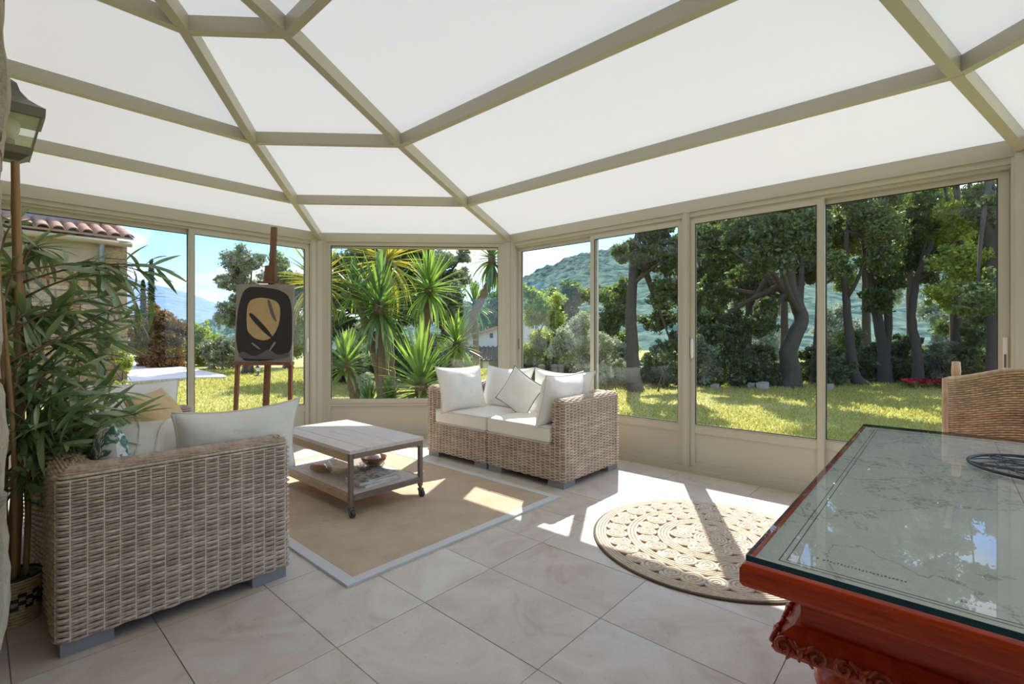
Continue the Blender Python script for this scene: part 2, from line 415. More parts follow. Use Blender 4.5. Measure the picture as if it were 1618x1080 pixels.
def hill_mat(name, c1, c2, sc):
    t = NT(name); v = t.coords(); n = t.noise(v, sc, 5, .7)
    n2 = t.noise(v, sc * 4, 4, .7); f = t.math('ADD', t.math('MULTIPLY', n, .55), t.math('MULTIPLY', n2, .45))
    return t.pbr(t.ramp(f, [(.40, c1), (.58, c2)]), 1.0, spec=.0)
M['hill_near'] = hill_mat('wooded_hill', (.040, .080, .080), (.17, .235, .175), .11)  # woodland green shifted to blue for distance haze
M['hill_far'] = hill_mat('haze_blue_hill', (.15, .225, .34), (.21, .29, .40), .012)  # blue haze of distance put into the base colour
M['roof_tile'] = simple('clay_roof_tile', (.34, .20, .14), .85, var=.35, scale=9, bump=.4)
M['roof_dark'] = simple('dark_roof_tile', (.075, .065, .075), .8, var=.3, scale=9)
M['wall_pale'] = simple('pale_render', (.62, .60, .58), .9, var=.05)
M['zinc'] = simple('zinc_pipe', (.22, .24, .26), .5, .4)
M['rock'] = simple('grey_rock', (.36, .34, .30), .9, var=.3, scale=6, bump=.6, bscale=16)
M['post_stone'] = simple('weathered_post', (.28, .22, .17), .9, var=.3)
M['newsprint'] = None
def print_mat():
    t = NT('printed_cover'); v = t.coords((1, 1, 1))
    n = t.noise(v, 26, 3, .6); c = t.ramp(n, [(.38, (.20, .24, .27)), (.5, (.52, .50, .46)), (.62, (.72, .70, .66))])
    return t.pbr(c, .5)
M['newsprint'] = print_mat()
M['paper'] = simple('page_edges', (.70, .66, .58), .8, var=.1, scale=60)

# ------------------------------------------------------------------ plan of the sun room
XW, YW = 4.005, 5.124                                  # inner faces of the right and left glazed walls
C1, C2, C3, C4 = (2.532, 5.124), (4.005, 3.651), (4.005, -0.337), (2.532, -1.81)
YE = -1.81                                             # end wall, behind and right of the camera
HX = -0.06                                             # face of the house wall
def clip(poly, n, c):                                  # keep n.p <= c
    out = []
    for i in range(len(poly)):
        a, b = poly[i], poly[(i + 1) % len(poly)]
        da, db = n[0] * a[0] + n[1] * a[1] - c, n[0] * b[0] + n[1] * b[1] - c
        if da <= 0: out.append(a)
        if (da < 0) != (db < 0) and abs(da - db) > 1e-9:
            t = da / (da - db); out.append((a[0] + t * (b[0] - a[0]), a[1] + t * (b[1] - a[1])))
    return out
def in_room(poly, m=0.0):
    for n, c in (((1, 0), XW + m), ((0, 1), YW + m), ((0, -1), -YE + m), ((1, 1), C1[0] + C1[1] + m * 1.4), ((1, -1), C4[0] - C4[1] + m * 1.4)):
        poly = clip(poly, n, c)
        if len(poly) < 3: return []
    return poly

# floor: bedding slab + travertine tiles
fl = MB(); fl.prism(in_room([(-4.0, YE), (XW + 1, YE), (XW + 1, YW + 1), (-4.0, YW + 1)], .06), -.12, -.004)
floor = obj('floor', fl, M['grout'], kind='structure')
tx, ty, gap = .405, .624, .0035
k = 0
for i in range(-4, 9):
    for j in range(-8, 7):
        x0 = .888 + i * tx; y0 = 1.665 + j * ty
        p = in_room([(x0 + gap / 2, y0 + gap / 2), (x0 + tx - gap / 2, y0 + gap / 2), (x0 + tx - gap / 2, y0 + ty - gap / 2), (x0 + gap / 2, y0 + ty - gap / 2)], -.005)
        if len(p) < 3: continue
        c = np.mean(np.array(p), axis=0)
        if y0 < -1.6 and x0 < 0: continue
        mb = MB(); mb.prism(p, -.012, 0.0 + random.uniform(-.0006, .0006))
        obj('tile', mb, M['tile'], floor)

# house wall on the left: rough stone, doorway around the camera
hw = MB()
hw.box((-.62, 1.32, -.1), (HX - .02, 5.5, 3.3)); hw.box((-.62, -2.6, -.1), (HX - .02, -1.25, 3.3)); hw.box((-.62, -1.25, 2.35), (HX - .02, 1.32, 3.3))
wall_house = obj('wall_house', hw, M['mortar'], kind='structure')
def rough_block(mb, lo, hi, amp, seed, n=5):
    r = np.random.default_rng(seed); lo = np.array(lo, float); hi = np.array(hi, float)
    c = (lo + hi) / 2; h = (hi - lo) / 2
    off = Vector((seed * 3.7, seed * 1.3, 0))
    def P(d):
        d = np.array(d, float); q = np.sign(d) * np.abs(d) ** .9
        l = np.max(np.abs(d)); rr = 1 - .06 * (np.linalg.norm(d) - 1)
        p = c + d * h * rr
        nz = mnoise.noise_vector(Vector(p * 9) + off) * amp + mnoise.noise_vector(Vector(p * 30) + off) * amp * .4
        return p + np.array(nz)
    g = np.linspace(-1, 1, n)
    for ax in range(3):
        for sgn in (-1, 1):
            G = []
            for a in g:
                row = []
                for b in g:
                    d = [0, 0, 0]; d[ax] = sgn; d[(ax + 1) % 3] = a; d[(ax + 2) % 3] = b * sgn
                    row.append(P(d))
                G.append(row)
            mb.grid(G)
z = -.02; si = 0
while z < 2.9:
    hgt = random.uniform(.16, .34); y0 = 1.16
    face = random.uniform(.022, .040)
    widths = [random.uniform(.28, .5), random.uniform(.3, .55)]
    for wd in widths:
        mb = MB(); rough_block(mb, (-.40, y0, z), (face, y0 + wd - .012, z + hgt - .012), .012, si, 9 if y0 < 1.2 else 5); si += 1
        obj('stone', mb, M['stone'], wall_house, smooth=True); y0 += wd; face = random.uniform(-.05, -.02)
    while y0 < 5.0:
        wd = random.uniform(.3, .55)
        mb = MB(); rough_block(mb, (-.25, y0, z), (random.uniform(-.065, -.045), min(y0 + wd - .012, 5.02), z + hgt - .012), .008, si, 3); si += 1
        obj('stone', mb, M['stone'], wall_house); y0 += wd
    z += hgt
# plain room of the house behind the camera
rb = MB(); rb.box((-4.1, -2.6, -.1), (-4.0, 3.2, 3.3)); obj('wall_back', rb, M['plaster'], kind='structure')
rb = MB(); rb.box((-4.0, -2.7, -.1), (-3.7, -2.6, 3.3)); rb.box((-1.0, -2.7, -.1), (-.62, -2.6, 3.3)); rb.box((-3.7, -2.7, 2.3), (-1.0, -2.6, 3.3)); obj('wall_back_end', rb, M['plaster'], kind='structure')  # opening in this unseen wall added to let daylight in
rb = MB(); rb.box((-4.0, 3.2, -.1), (-.62, 3.3, 3.3)); obj('wall_back_side', rb, M['plaster'], kind='structure')
rb = MB(); rb.box((-4.1, -2.7, 2.6), (-.62, 3.3, 2.7)); obj('ceiling_back', rb, M['plaster'], kind='structure')

# ------------------------------------------------------------------ roof: hip rafters, purlins, white panels with added translucency
ZB = [2.210, 2.324, 2.462, 2.628, 2.790]               # underside of the beams at eave, three purlins, house wall
BH, BW = .075, .046
hip1 = [C1, (1.898, 4.302), (1.267, 3.514), (.684, 2.758), (HX, 1.95)]
hip2 = [C2, (2.976, 3.224), (1.970, 2.808), (1.026, 2.416), (HX, 1.99)]
hip3 = [C3, (2.976, -.045), (1.970, .245), (1.026, .52), (HX, .82)]
hip4 = [C4, (1.898, -1.15), (1.267, -.50), (.684, .10), (HX, .76)]
lefte = [(HX, 5.124), (HX, 4.302), (HX, 3.514), (HX, 2.758), (HX, 1.95)]
righte = [(HX, -1.81), (HX, -1.15), (HX, -.50), (HX, .10), (HX, .76)]
P3 = lambda p, z: np.array([p[0], p[1], z])
ceiling = empty('ceiling', (2, 1.65, 2.2), kind='structure')
for bay in ((lefte, hip1), (hip1, hip2), (hip2, hip3), (hip3, hip4), (hip4, righte)):
    for i in range(4):
        a0, b0, b1, a1 = P3(bay[0][i], ZB[i] + BH), P3(bay[1][i], ZB[i] + BH), P3(bay[1][i + 1], ZB[i + 1] + BH), P3(bay[0][i + 1], ZB[i + 1] + BH)
        if i == 0:                                      # run out over the eave
            a0 = a0 + (a0 - a1) * .10; b0 = b0 + (b0 - b1) * .10
        lo = [a0, b0, b1, a1]; hi = [q + np.array([0, 0, .016]) for q in lo]
        mb = MB(); mb.hexa(lo, hi)
        o = obj('roof_panel', mb, M['panel_glow'], ceiling)
        o.data.materials.append(M['panel_top_clear'])
        for pi_, pl in enumerate(o.data.polygons): pl.material_index = 0 if pi_ == 0 else 1
    for i in (1, 2, 3):
        mb = MB(); mb.bar(P3(bay[0][i], ZB[i] + BH), P3(bay[1][i], ZB[i] + BH), BW, BH, top=True)
        obj('purlin', mb, M['frame'], ceiling)
for h in (hip1, hip2, hip3, hip4):
    mb = MB()
    for i in range(4): mb.bar(P3(h[i], ZB[i] + BH), P3(h[i + 1], ZB[i + 1] + BH), BW + .004, BH + .004, top=True)
    obj('hip_rafter', mb, M['frame'], ceiling)
for e, sgn in ((lefte, 1), (righte, -1)):
    mb = MB()
    for i in range(4): mb.bar(P3((e[i][0] + .075, e[i][1]), ZB[i] + BH), P3((e[i + 1][0] + .075, e[i + 1][1]), ZB[i + 1] + BH), .10, .085, top=True)
    obj('wall_rafter', mb, M['frame'], ceiling)
mb = MB(); mb.bar((HX + .06, 2.0, ZB[4] + BH), (HX + .06, .75, ZB[4] + BH), .12, .1, top=True); obj('ridge_beam', mb, M['frame'], ceiling)
mb = MB(); mb.box((HX, 3.46, 2.44), (.10, 3.56, 2.56)); obj('purlin_bracket', mb, M['frame'], ceiling)

# ------------------------------------------------------------------ glazed walls
class Wall:
    def __init__(s, p0, u, n): s.p = np.array([*p0, 0.0]); s.u = np.array([*u, 0.0]); s.n = np.array([*n, 0.0])
    def pt(s, u, v, z): return s.p + s.u * u + s.n * v + np.array([0, 0, z])
    def box(s, mb, u0, u1, v0, v1, z0, z1):
        return mb.hexa([s.pt(u0, v0, z0), s.pt(u1, v0, z0), s.pt(u1, v1, z0), s.pt(u0, v1, z0)], [s.pt(u0, v0, z1), s.pt(u1, v0, z1), s.pt(u1, v1, z1), s.pt(u0, v1, z1)])
R2 = math.sqrt(.5)
WL = Wall((0, 5.124), (1, 0), (0, -1)); WC = Wall(C1, (R2, -R2), (-R2, -R2)); WR = Wall(C2, (0, -1), (-1, 0))
WD = Wall(C3, (-R2, -R2), (-R2, R2)); WE = Wall(C4, (-1, 0), (0, 1))
LC = math.hypot(C2[0] - C1[0], C2[1] - C1[1])
def wall_shell(name, W, u0, u1, posts):
    e = empty(name, W.pt((u0 + u1) / 2, 0, 0), kind='structure')
    mb = MB(); W.box(mb, u0, u1, -.11, .0, 2.195, 2.288); W.box(mb, u0, u1, -.11, .006, 2.188, 2.197); obj('header_beam', mb, M['frame'], e)
    mb = MB(); W.box(mb, u0, u1, -.11, -.012, 2.15, 2.19); W.box(mb, u0, u1, -.11, -.03, 2.13, 2.15); obj('head_rail', mb, M['frame'], e)
    mb = MB(); W.box(mb, u0, u1, -.22, -.112, 2.17, 2.262); obj('gutter', mb, M['frame'], e)
    mb = MB(); W.box(mb, u0, u1, -.11, .005, .0, .035); W.box(mb, u0, u1, -.11, -.012, .035, .05); obj('bottom_track', mb, M['frame'], e)
    mb = MB(); W.box(mb, u0 - .03, u1 + .03, -.11, -.002, -.12, -.001); obj('plinth', mb, M['mortar'], e)
    for a, b in posts:
        mb = MB(); W.box(mb, a, b, -.11, -.004, .0, 2.2); W.box(mb, a + .012, b - .012, -.004, .002, .0, 2.19); obj('post', mb, M['frame'], e)
    return e
def leaf(name, W, u0, u1, v, sl=.05, sr=.05, zt=2.13, handle=None, sill=.405, ztop_rail=.04, hz=1.045):
    e = empty(name, W.pt((u0 + u1) / 2, v, .05), kind='structure')
    v0, v1 = v - .034, v
    mb = MB(); W.box(mb, u0, u0 + sl, v0, v1, .05, zt); W.box(mb, u0 + .006, u0 + sl - .006, v1, v1 + .003, .06, zt - .01); obj('stile', mb, M['frame'], e)
    mb = MB(); W.box(mb, u1 - sr, u1, v0, v1, .05, zt); W.box(mb, u1 - sr + .006, u1 - .006, v1, v1 + .003, .06, zt - .01); obj('stile', mb, M['frame'], e)
    a, b = u0 + sl, u1 - sr
    mb = MB(); W.box(mb, a, b, v0, v1, zt - ztop_rail, zt); obj('top_rail', mb, M['frame'], e)
    mb = MB(); W.box(mb, a, b, v0, v1 - .002, sill - .072, sill - .012); W.box(mb, a, b, v0, v1 - .008, sill - .014, sill); obj('middle_rail', mb, M['frame'], e)
    mb = MB(); W.box(mb, a, b, v0, v1 - .002, .05, .085); obj('bottom_rail', mb, M['frame'], e)
    mb = MB(); W.box(mb, a, b, v0 + .008, v1 - .014, .085, sill - .072); obj('kick_panel', mb, M['frame'], e)
    mb = MB(); W.box(mb, a - .004, b + .004, v0 + .012, v0 + .018, sill - .004, zt - ztop_rail + .004); obj('glass_pane', mb, M['glass'], e)
    g = MB(); w_ = .006
    W.box(g, a, a + w_, v0 + .02, v0 + .028, sill, zt - ztop_rail); W.box(g, b - w_, b, v0 + .02, v0 + .028, sill, zt - ztop_rail)
    W.box(g, a, b, v0 + .02, v0 + .028, sill, sill + w_); W.box(g, a, b, v0 + .02, v0 + .028, zt - ztop_rail - w_, zt - ztop_rail)
    obj('glazing_gasket', g, M['frame_dark'], e)
    if handle:
        uu = u0 + sl / 2 if handle == 'l' else u1 - sr / 2
        mb = MB(); 
        for s_ in np.linspace(0, 1, 2): pass
        pts = [W.pt(uu, v1 + .012, hz - .085 + i * .17 / 8) for i in range(9)]
        mb.tube(pts, [.007, .011, .0125, .013, .013, .013, .0125, .011, .007], 10)
        obj('handle', mb, M['white_plastic'], e, smooth=True, label='white pull handle')
    return e
ws = wall_shell('wall_left', WL, -.05, C1[0] - .04, [(-.05, .06), (2.43, 2.50)])
leaf('door_1', WL, .06, 1.345, -.068, .05, .04)
leaf('door_2', WL, 1.305, 2.43, -.026, .042, .05, handle='r')
wall_shell('wall_chamfer', WC, .0, LC, [(.005, .085), (LC - .085, LC - .005)])
e = empty('window_1', WC.pt(LC / 2, 0, .05), kind='structure')
mb = MB(); WC.box(mb, .085, .115, -.06, -.01, .05, 2.19); obj('stile', mb, M['frame'], e)
mb = MB(); WC.box(mb, LC - .115, LC - .085, -.06, -.01, .05, 2.19); obj('stile', mb, M['frame'], e)
mb = MB(); WC.box(mb, .115, LC - .115, -.06, -.01, 2.148, 2.19); obj('top_rail', mb, M['frame'], e)
mb = MB(); WC.box(mb, .115, LC - .115, -.06, -.01, .372, .445); WC.box(mb, .115, LC - .115, -.06, .004, .372, .39); obj('middle_rail', mb, M['frame'], e)
mb = MB(); WC.box(mb, .115, LC - .115, -.06, -.01, .05, .085); obj('bottom_rail', mb, M['frame'], e)
mb = MB(); WC.box(mb, .115, LC - .115, -.05, -.022, .085, .372); obj('kick_panel', mb, M['frame'], e)
mb = MB(); WC.box(mb, .11, LC - .11, -.045, -.038, .44, 2.152); obj('glass_pane', mb, M['glass'], e)
g = MB(); WC.box(g, .115, .121, -.036, -.026, .445, 2.148); WC.box(g, LC - .121, LC - .115, -.036, -.026, .445, 2.148); WC.box(g, .115, LC - .115, -.036, -.026, 2.142, 2.148); WC.box(g, .115, LC - .115, -.036, -.026, .445, .451)
obj('glazing_gasket', g, M['frame_dark'], e)
U = lambda y: C2[1] - y
wr = wall_shell('wall_right', WR, .04, U(-.337), [(.04, .085), (U(1.655), U(1.595)), (3.945, 3.988)])
leaf('door_3', WR, .085, U(2.535), -.068, .05, .045)
leaf('door_4', WR, U(2.585), U(1.655), -.026, .045, .045)
leaf('door_5', WR, U(1.595), U(.632), -.026, .042, .045, handle='l')
leaf('door_6', WR, U(.68), 3.945, -.068, .05, .052)
mb = MB(); WR.box(mb, 3.912, 3.932, -.063, -.058, .93, 1.14); obj('lock_plate', mb, M['white_plastic'], bpy.data.objects['door_6'], label='white lock plate')
mb = MB(); WR.box(mb, 3.917, 3.927, -.0585, -.0555, .96, 1.04); obj('lock_slot', mb, M['pewter'], bpy.data.objects['lock_plate'])
mb = MB(); WR.box(mb, .099, .109, -.0635, -.060, 1.0, 1.12); obj('lock_plate', mb, M['pewter'], bpy.data.objects['door_3'])
wall_shell('wall_chamfer_right', WD, .0, LC, [(.005, .085), (LC - .085, LC - .005)])
leaf('window_2', WD, .085, LC - .085, -.026, .04, .04)
wall_shell('wall_end', WE, .04, C4[0] + .05, [(.04, .085), (1.25, 1.32), (2.5, 2.58)])
leaf('window_3', WE, .085, 1.25, -.026); leaf('window_4', WE, 1.32, 2.5, -.026)
for nm, c, ang in (('trim_1', C1, 22.5 + 45), ('trim_2', C2, 22.5), ('trim_3', C3, -22.5), ('trim_4', C4, -67.5)):
    # corner post that closes the angle between two walls
    a = math.radians(ang); d = np.array([math.cos(a), math.sin(a)]); s_ = np.array([-d[1], d[0]]); c = np.array(c)
    q = [c - d * .012 - s_ * .045, c - d * .012 + s_ * .045, c + d * .10 + s_ * .075, c + d * .10 - s_ * .075]
    mb = MB(); mb.prism([tuple(p) for p in q], 0, 2.285); mb.prism([tuple(p) for p in (c - d * .018 - s_ * .026, c - d * .018 + s_ * .026, c - d * .01 + s_ * .026, c - d * .01 - s_ * .026)], 0, 2.20)
    obj(nm, mb, M['frame'], kind='structure')

# ------------------------------------------------------------------ garden ground, drive, hills
G = 44
gx = np.concatenate([np.linspace(-30, 2, 10), np.linspace(3, 30, 50), np.linspace(33, 160, 16)])
gy = np.concatenate([np.linspace(-60, -10, 10), np.linspace(-8, 34, 64), np.linspace(38, 160, 16)])
def lawn_z(x, y):
    z = -.13 + .045 * mnoise.noise(Vector((x * .25, y * .25, 0)))
    d = x * CF[0] + y * CF[1]; px = 809 + FPX * (x * CR[0] + y * CR[1]) / max(d, 1)
    side = min(1, max(0, (px - 640) / 60)) * min(1, max(0, (900 - px) / 60))     # the garden falls away towards the small house
    return z - side * min(1.25, max(0, d - 15) * .085)
P = [[(x, y, lawn_z(x, y)) for y in gy] for x in gx]
mb = MB(); mb.grid(P); obj('ground', mb, M['lawn'], smooth=True, kind='structure')
# gravel drive
dr = MB()
dpoly = [at(120, 530, 13.0), at(208, 530, 12.7), at(300, 530, 14.0), at(358, 530, 14.2), at(352, 530, 15.0), at(300, 530, 18.0), at(250, 530, 21), at(205, 530, 23), at(150, 530, 22)]
dr.prism([(p[0], p[1]) for p in dpoly], -.2, -.055)
obj('drive', dr, M['gravel'], kind='structure')

def hill(name, dist, depth, ridge, mname, amp, fine, nx=150, ny=44, base=-6):
    # ridge: list of (px, py); land rising away from the garden to that skyline
    xs = np.linspace(ridge[0][0], ridge[-1][0], nx); ry = np.interp(xs, [r[0] for r in ridge], [r[1] for r in ridge])
    rows = []
    for i, px in enumerate(xs):
        row = []
        for j in range(ny):
            t = j / (ny - 1); back = 0.0
            d = dist + depth * (t if t < .85 else .85 + (t - .85) * 1.5)
            top = (530 - ry[i]) / FPX * (dist + depth * .85) + CAM_H
            tt = min(1, t / .85)
            h = base + (top - base) * (tt ** 1.15) if t <= .85 else top - (t - .85) * (top - base) * 3
            p = at(px, 530, d)
            h += (.12 + .88 * tt) * amp * mnoise.noise(Vector((p[0] * fine, p[1] * fine, 3))) + (.12 + .88 * tt) * amp * .7 * mnoise.noise(Vector((p[0] * fine * 2.7, p[1] * fine * 2.7, 9)))
            row.append((p[0], p[1], h))
        rows.append(row)
    mb = MB(); mb.grid(rows); return obj(name, mb, M[mname], smooth=False, kind='structure')
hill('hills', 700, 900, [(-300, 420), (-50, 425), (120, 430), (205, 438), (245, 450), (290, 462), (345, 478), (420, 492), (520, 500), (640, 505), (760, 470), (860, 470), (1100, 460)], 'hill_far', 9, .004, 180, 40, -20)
hill('hills', 29, 320, [(560, 520), (700, 500), (770, 468), (800, 452), (827, 438), (860, 424), (900, 408), (935, 400), (965, 392), (1010, 398), (1100, 385), (1300, 380), (1600, 390), (1900, 400)], 'hill_near', 3.2, .11, 420, 150, -1.6)
hill('hills', 30, 60, [(-400, 500), (-100, 505), (60, 508), (200, 512), (280, 516), (360, 512), (440, 508), (520, 512), (600, 520)], 'hill_near', 1.6, .35, 220, 60, -.6)

# grass blades on the lawn nearest the glass: nobody could count them
def blades(n, seed):
    r = np.random.default_rng(seed); V = []
    px = r.uniform(180, 1640, n * 2); d = 4.5 + 14 * r.random(n * 2) ** 1.6
    lat = (px - 809) / FPX
    X = d * (CF[0] + lat * CR[0]); Y = d * (CF[1] + lat * CR[1])
    out = (X > XW + .25) | (Y > YW + .25) | (X + Y > C1[0] + C1[1] + .3)
    X, Y = X[out][:n], Y[out][:n]; n = len(X)
    a = r.uniform(0, 2 * PI, n); h = r.uniform(.0, .035, n); w = r.uniform(.004, .009, n) * (1 + .10 * np.hypot(X, Y)); ln = r.normal(0, .03, (n, 2))
    Z = np.full(n, -.135)
    dx, dy = np.cos(a) * w, np.sin(a) * w
    V = np.stack([np.stack([X - dx, Y - dy, Z], 1), np.stack([X + dx, Y + dy, Z], 1), np.stack([X + ln[:, 0] + dx * .3, Y + ln[:, 1] + dy * .3, Z + h + .03], 1), np.stack([X + ln[:, 0] - dx * .3, Y + ln[:, 1] - dy * .3, Z + h + .03], 1)], 1)
    mb = MB(); mb.quads(V); return mb
obj('grass', blades(110000, 3), M['blade'], label='sunlit short grass of the lawn outside the windows', cat='grass', kind='stuff')

# ------------------------------------------------------------------ trees and shrubs
def leaves(mb, c, rad, n, size, r, asp=.5, shell=.35):
    c = np.array(c, float); rad = np.array(rad, float) * np.ones(3)
    d = r.normal(size=(n, 3)); d /= np.linalg.norm(d, axis=1)[:, None]
    q = (shell + (1 - shell) * r.random(n)) * r.random(n) ** .22
    p = c + d * rad * q[:, None]
    t = r.normal(size=(n, 3)); t /= np.linalg.norm(t, axis=1)[:, None]
    b = np.cross(t, r.normal(size=(n, 3))); b /= np.linalg.norm(b, axis=1)[:, None] + 1e-9
    s = (size * r.uniform(.6, 1.4, n))[:, None]
    mb.quads(np.stack([p - t * s, p - b * s * asp, p + t * s, p + b * s * asp], 1))
TREES = []
def tree(name, label, cat, base, blobs, d, mname, leaf=.07, dens=900, trunk=None, bark='bark', seed=0, group=None, dz=.8, sub=16, tr=.16, asp=.5):
    leaf *= .68
    if trunk is None:
        gy_ = 530 + 1.2 * FPX / d; blobs = list(blobs) + [(b[0], gy_ - b[2] * .5, b[2] * .85) for b in blobs if b[1] + b[2] < gy_ + 4]
    """blobs: (px, py, radius in px) of foliage masses at distance d; trunk: list of (px, py)"""
    r = np.random.default_rng(seed + 100); b0 = ground(base, d)
    e = empty(name, b0, label=label, cat=cat, group=group)
    mb = MB(); cs = []
    for (px, py, rp) in blobs:
        c = at(px, py, d + r.uniform(-dz, dz)); R = rp * d / FPX; cs.append(c)
        for k in range(sub):
            o = r.normal(size=3); o /= np.linalg.norm(o); o *= R * r.uniform(.2, .95)
            rr = R * r.uniform(.30, .62)
            leaves(mb, c + o, (rr, rr, rr * .8), max(20, int(dens * rr * rr / (leaf / .07) ** 2 * 1.7)), leaf, r, asp)
    obj('foliage', mb, M[mname], e, kind='stuff')
    if trunk is None: trunk = [(base, 530 - (np.mean([CAM_H + (530 - b[1]) / FPX * d for b in blobs]) - CAM_H) * FPX / d)]; tr = .035
    if trunk:
        tb = MB(); pts = [b0 - np.array([0, 0, .1])] + [at(px, py, d) for px, py in trunk]
        m = len(pts)
        f = np.linspace(0, 1, m * 5); P_ = np.stack([np.interp(f, np.linspace(0, 1, m), [p[i] for p in pts]) for i in range(3)], 1)
        P_ += np.cumsum(r.normal(0, .012, P_.shape), 0) * (f[:, None] > 0)
        tb.tube(P_, tr * (1 - .6 * f) * (1 + .5 * np.exp(-f * 14)), 9); obj('trunk', tb, M[bark], e, smooth=True)
        for c in cs:
            k = r.integers(len(P_) * 3 // 5, len(P_)); s0 = P_[k]
            mid = (s0 + c) / 2 + r.normal(0, .12, 3)
            ff = np.linspace(0, 1, 7)[:, None]; br = (1 - ff) ** 2 * s0 + 2 * ff * (1 - ff) * mid + ff ** 2 * c
            bb = MB(); bb.tube(br, np.linspace(tr * .38, tr * .1, 7), 6); obj('branch', bb, M[bark], e, smooth=True)
    return e
# left windows
tree('round_bush', 'big rounded bush with rusty brown tips beside the gravel drive', 'bush', 250, [(250, 535, 38), (232, 540, 28), (268, 530, 30), (250, 510, 30)], 19, 'leaf_rust', .09, 900, None, seed=1)
for i, (px, top, w) in enumerate(((226, 452, 8), (239, 420, 9))):
    d = 34; e = empty('cypress', ground(px, d), label=('shorter', 'taller')[i] + ' dark slender cypress rising behind the rusty bush', cat='tree', group='cypresses')
    mb = MB(); r = np.random.default_rng(i)
    for k in range(16):
        t = k / 15; py = 560 + (top - 560) * t; leaves(mb, at(px, py, d), (w * d / FPX * (1.05 - .75 * t), w * d / FPX * (1.05 - .75 * t), .5), 260, .12, r)
    obj('foliage', mb, M['cypress'], e, kind='stuff')
tree('shrub', 'pale green shrub in the gap between the rusty bush and the mullion', 'shrub', 298, [(296, 555, 18), (310, 548, 18)], 22, 'leaf_mid', .10, 700, None, seed=2, group='shrubs along the far lawn')
tree('shrub', 'bright green shrub just right of the thin mullion beyond the drive', 'shrub', 325, [(322, 540, 26), (338, 552, 20), (318, 520, 16)], 21, 'leaf_bright', .09, 700, None, seed=3, group='shrubs along the far lawn')
tree('shrub', 'grey-green shrub low on the lawn left of the easel', 'shrub', 352, [(348, 545, 26), (362, 555, 20)], 18, 'leaf_olive', .08, 800, None, seed=4, group='shrubs along the far lawn')
tree('olive_tree', 'grey-green olive tree whose crown shows left of the easel mast', 'tree', 392, [(372, 420, 26), (398, 415, 30), (350, 442, 14), (385, 460, 34), (365, 500, 28), (400, 505, 38)], 16.5, 'leaf_olive', .075, 900, [(392, 540), (388, 480), (380, 430)], seed=5, dz=1.0)
tree('leafy_tree', 'leafy green tree behind the right side of the painting', 'tree', 455, [(440, 430, 30), (470, 455, 34), (455, 510, 36), (478, 545, 26), (440, 555, 22)], 19, 'leaf_mid', .085, 850, [(455, 520), (455, 450)], seed=6)
tree('hedge_bush', 'low dark hedge bush at the end of the lawn behind the easel legs', 'bush', 425, [(405, 560, 14), (425, 556, 16), (450, 560, 14)], 22, 'leaf_dark', .09, 800, None, seed=7)
# behind the yuccas
tree('oak_tree', 'dark evergreen oak filling the middle window behind the yuccas', 'tree', 585, [(545, 420, 40), (585, 405, 46), (630, 415, 44), (560, 480, 38), (535, 500, 30), (610, 465, 40), (660, 400, 40), (525, 450, 36), (590, 445, 40), (645, 450, 40), (610, 500, 36), (660, 490, 34), (560, 530, 28), (620, 540, 28)], 14.5, 'leaf_dark', .085, 900, [(585, 560), (580, 470), (590, 410)], seed=8, dz=1.4)
tree('olive_tree', 'silvery olive tree with its top below the sky in the middle window', 'tree', 705, [(700, 415, 34), (725, 440, 30), (715, 490, 36), (735, 400, 16), (700, 545, 32), (740, 500, 24), (690, 455, 34), (695, 500, 32)], 17, 'leaf_olive', .085, 850, [(705, 560), (708, 470), (705, 420)], seed=9, dz=1.0)
tree('pale_bush', 'pale yellow-green bush lit by the sun behind the yucca trunk', 'bush', 572, [(565, 540, 22), (580, 560, 18), (575, 515, 16)], 11, 'leaf_pale', .045, 900, None, seed=10)
tree('evergreen_tree', 'dark evergreen standing behind the small pale house', 'tree', 770, [(765, 495, 26), (785, 488, 24), (748, 510, 18), (795, 510, 20)], 39, 'leaf_dark', .14, 700, [(770, 520)], seed=11, tr=.25)
# right windows
tree('laurel_shrub', 'yellow-green laurel shrub behind the sofa cushions, left in the second door', 'shrub', 850, [(842, 500, 26), (868, 495, 30), (850, 540, 30), (835, 465, 16), (835, 562, 26), (868, 560, 28)], 14, 'leaf_bright', .07, 900, [(850, 560), (852, 520)], seed=12, tr=.06, group='garden hedge')
tree('oleander_shrub', 'pale flowering shrub in the hedge just left of the door mullion', 'shrub', 905, [(895, 545, 30), (915, 520, 26), (918, 560, 24), (885, 575, 18)], 13, 'leaf_pale', .05, 900, [(905, 570), (905, 530)], seed=13, tr=.05, group='garden hedge')
tree('hedge_tree', 'bushy green tree above the hedge just left of the door mullion', 'tree', 900, [(885, 470, 26), (915, 470, 28), (905, 500, 26), (860, 470, 20), (890, 530, 28), (918, 545, 28), (850, 480, 24)], 16, 'leaf_mid', .08, 850, [(900, 540), (898, 480)], seed=14, tr=.09)
tree('hedge_tree', 'bushy green tree between the door mullion and the pine trunk', 'tree', 962, [(950, 470, 26), (975, 480, 28), (960, 510, 30), (985, 450, 16), (955, 550, 28), (985, 540, 26)], 15, 'leaf_mid', .08, 850, [(962, 540), (960, 480)], seed=15, tr=.09)
tree('oleander_shrub', 'pale flowering shrub right of the door mullion at the lawn edge', 'shrub', 960, [(948, 560, 24), (972, 565, 24), (955, 540, 20), (988, 580, 16)], 12.5, 'leaf_pale', .05, 800, None, seed=16, group='garden hedge')
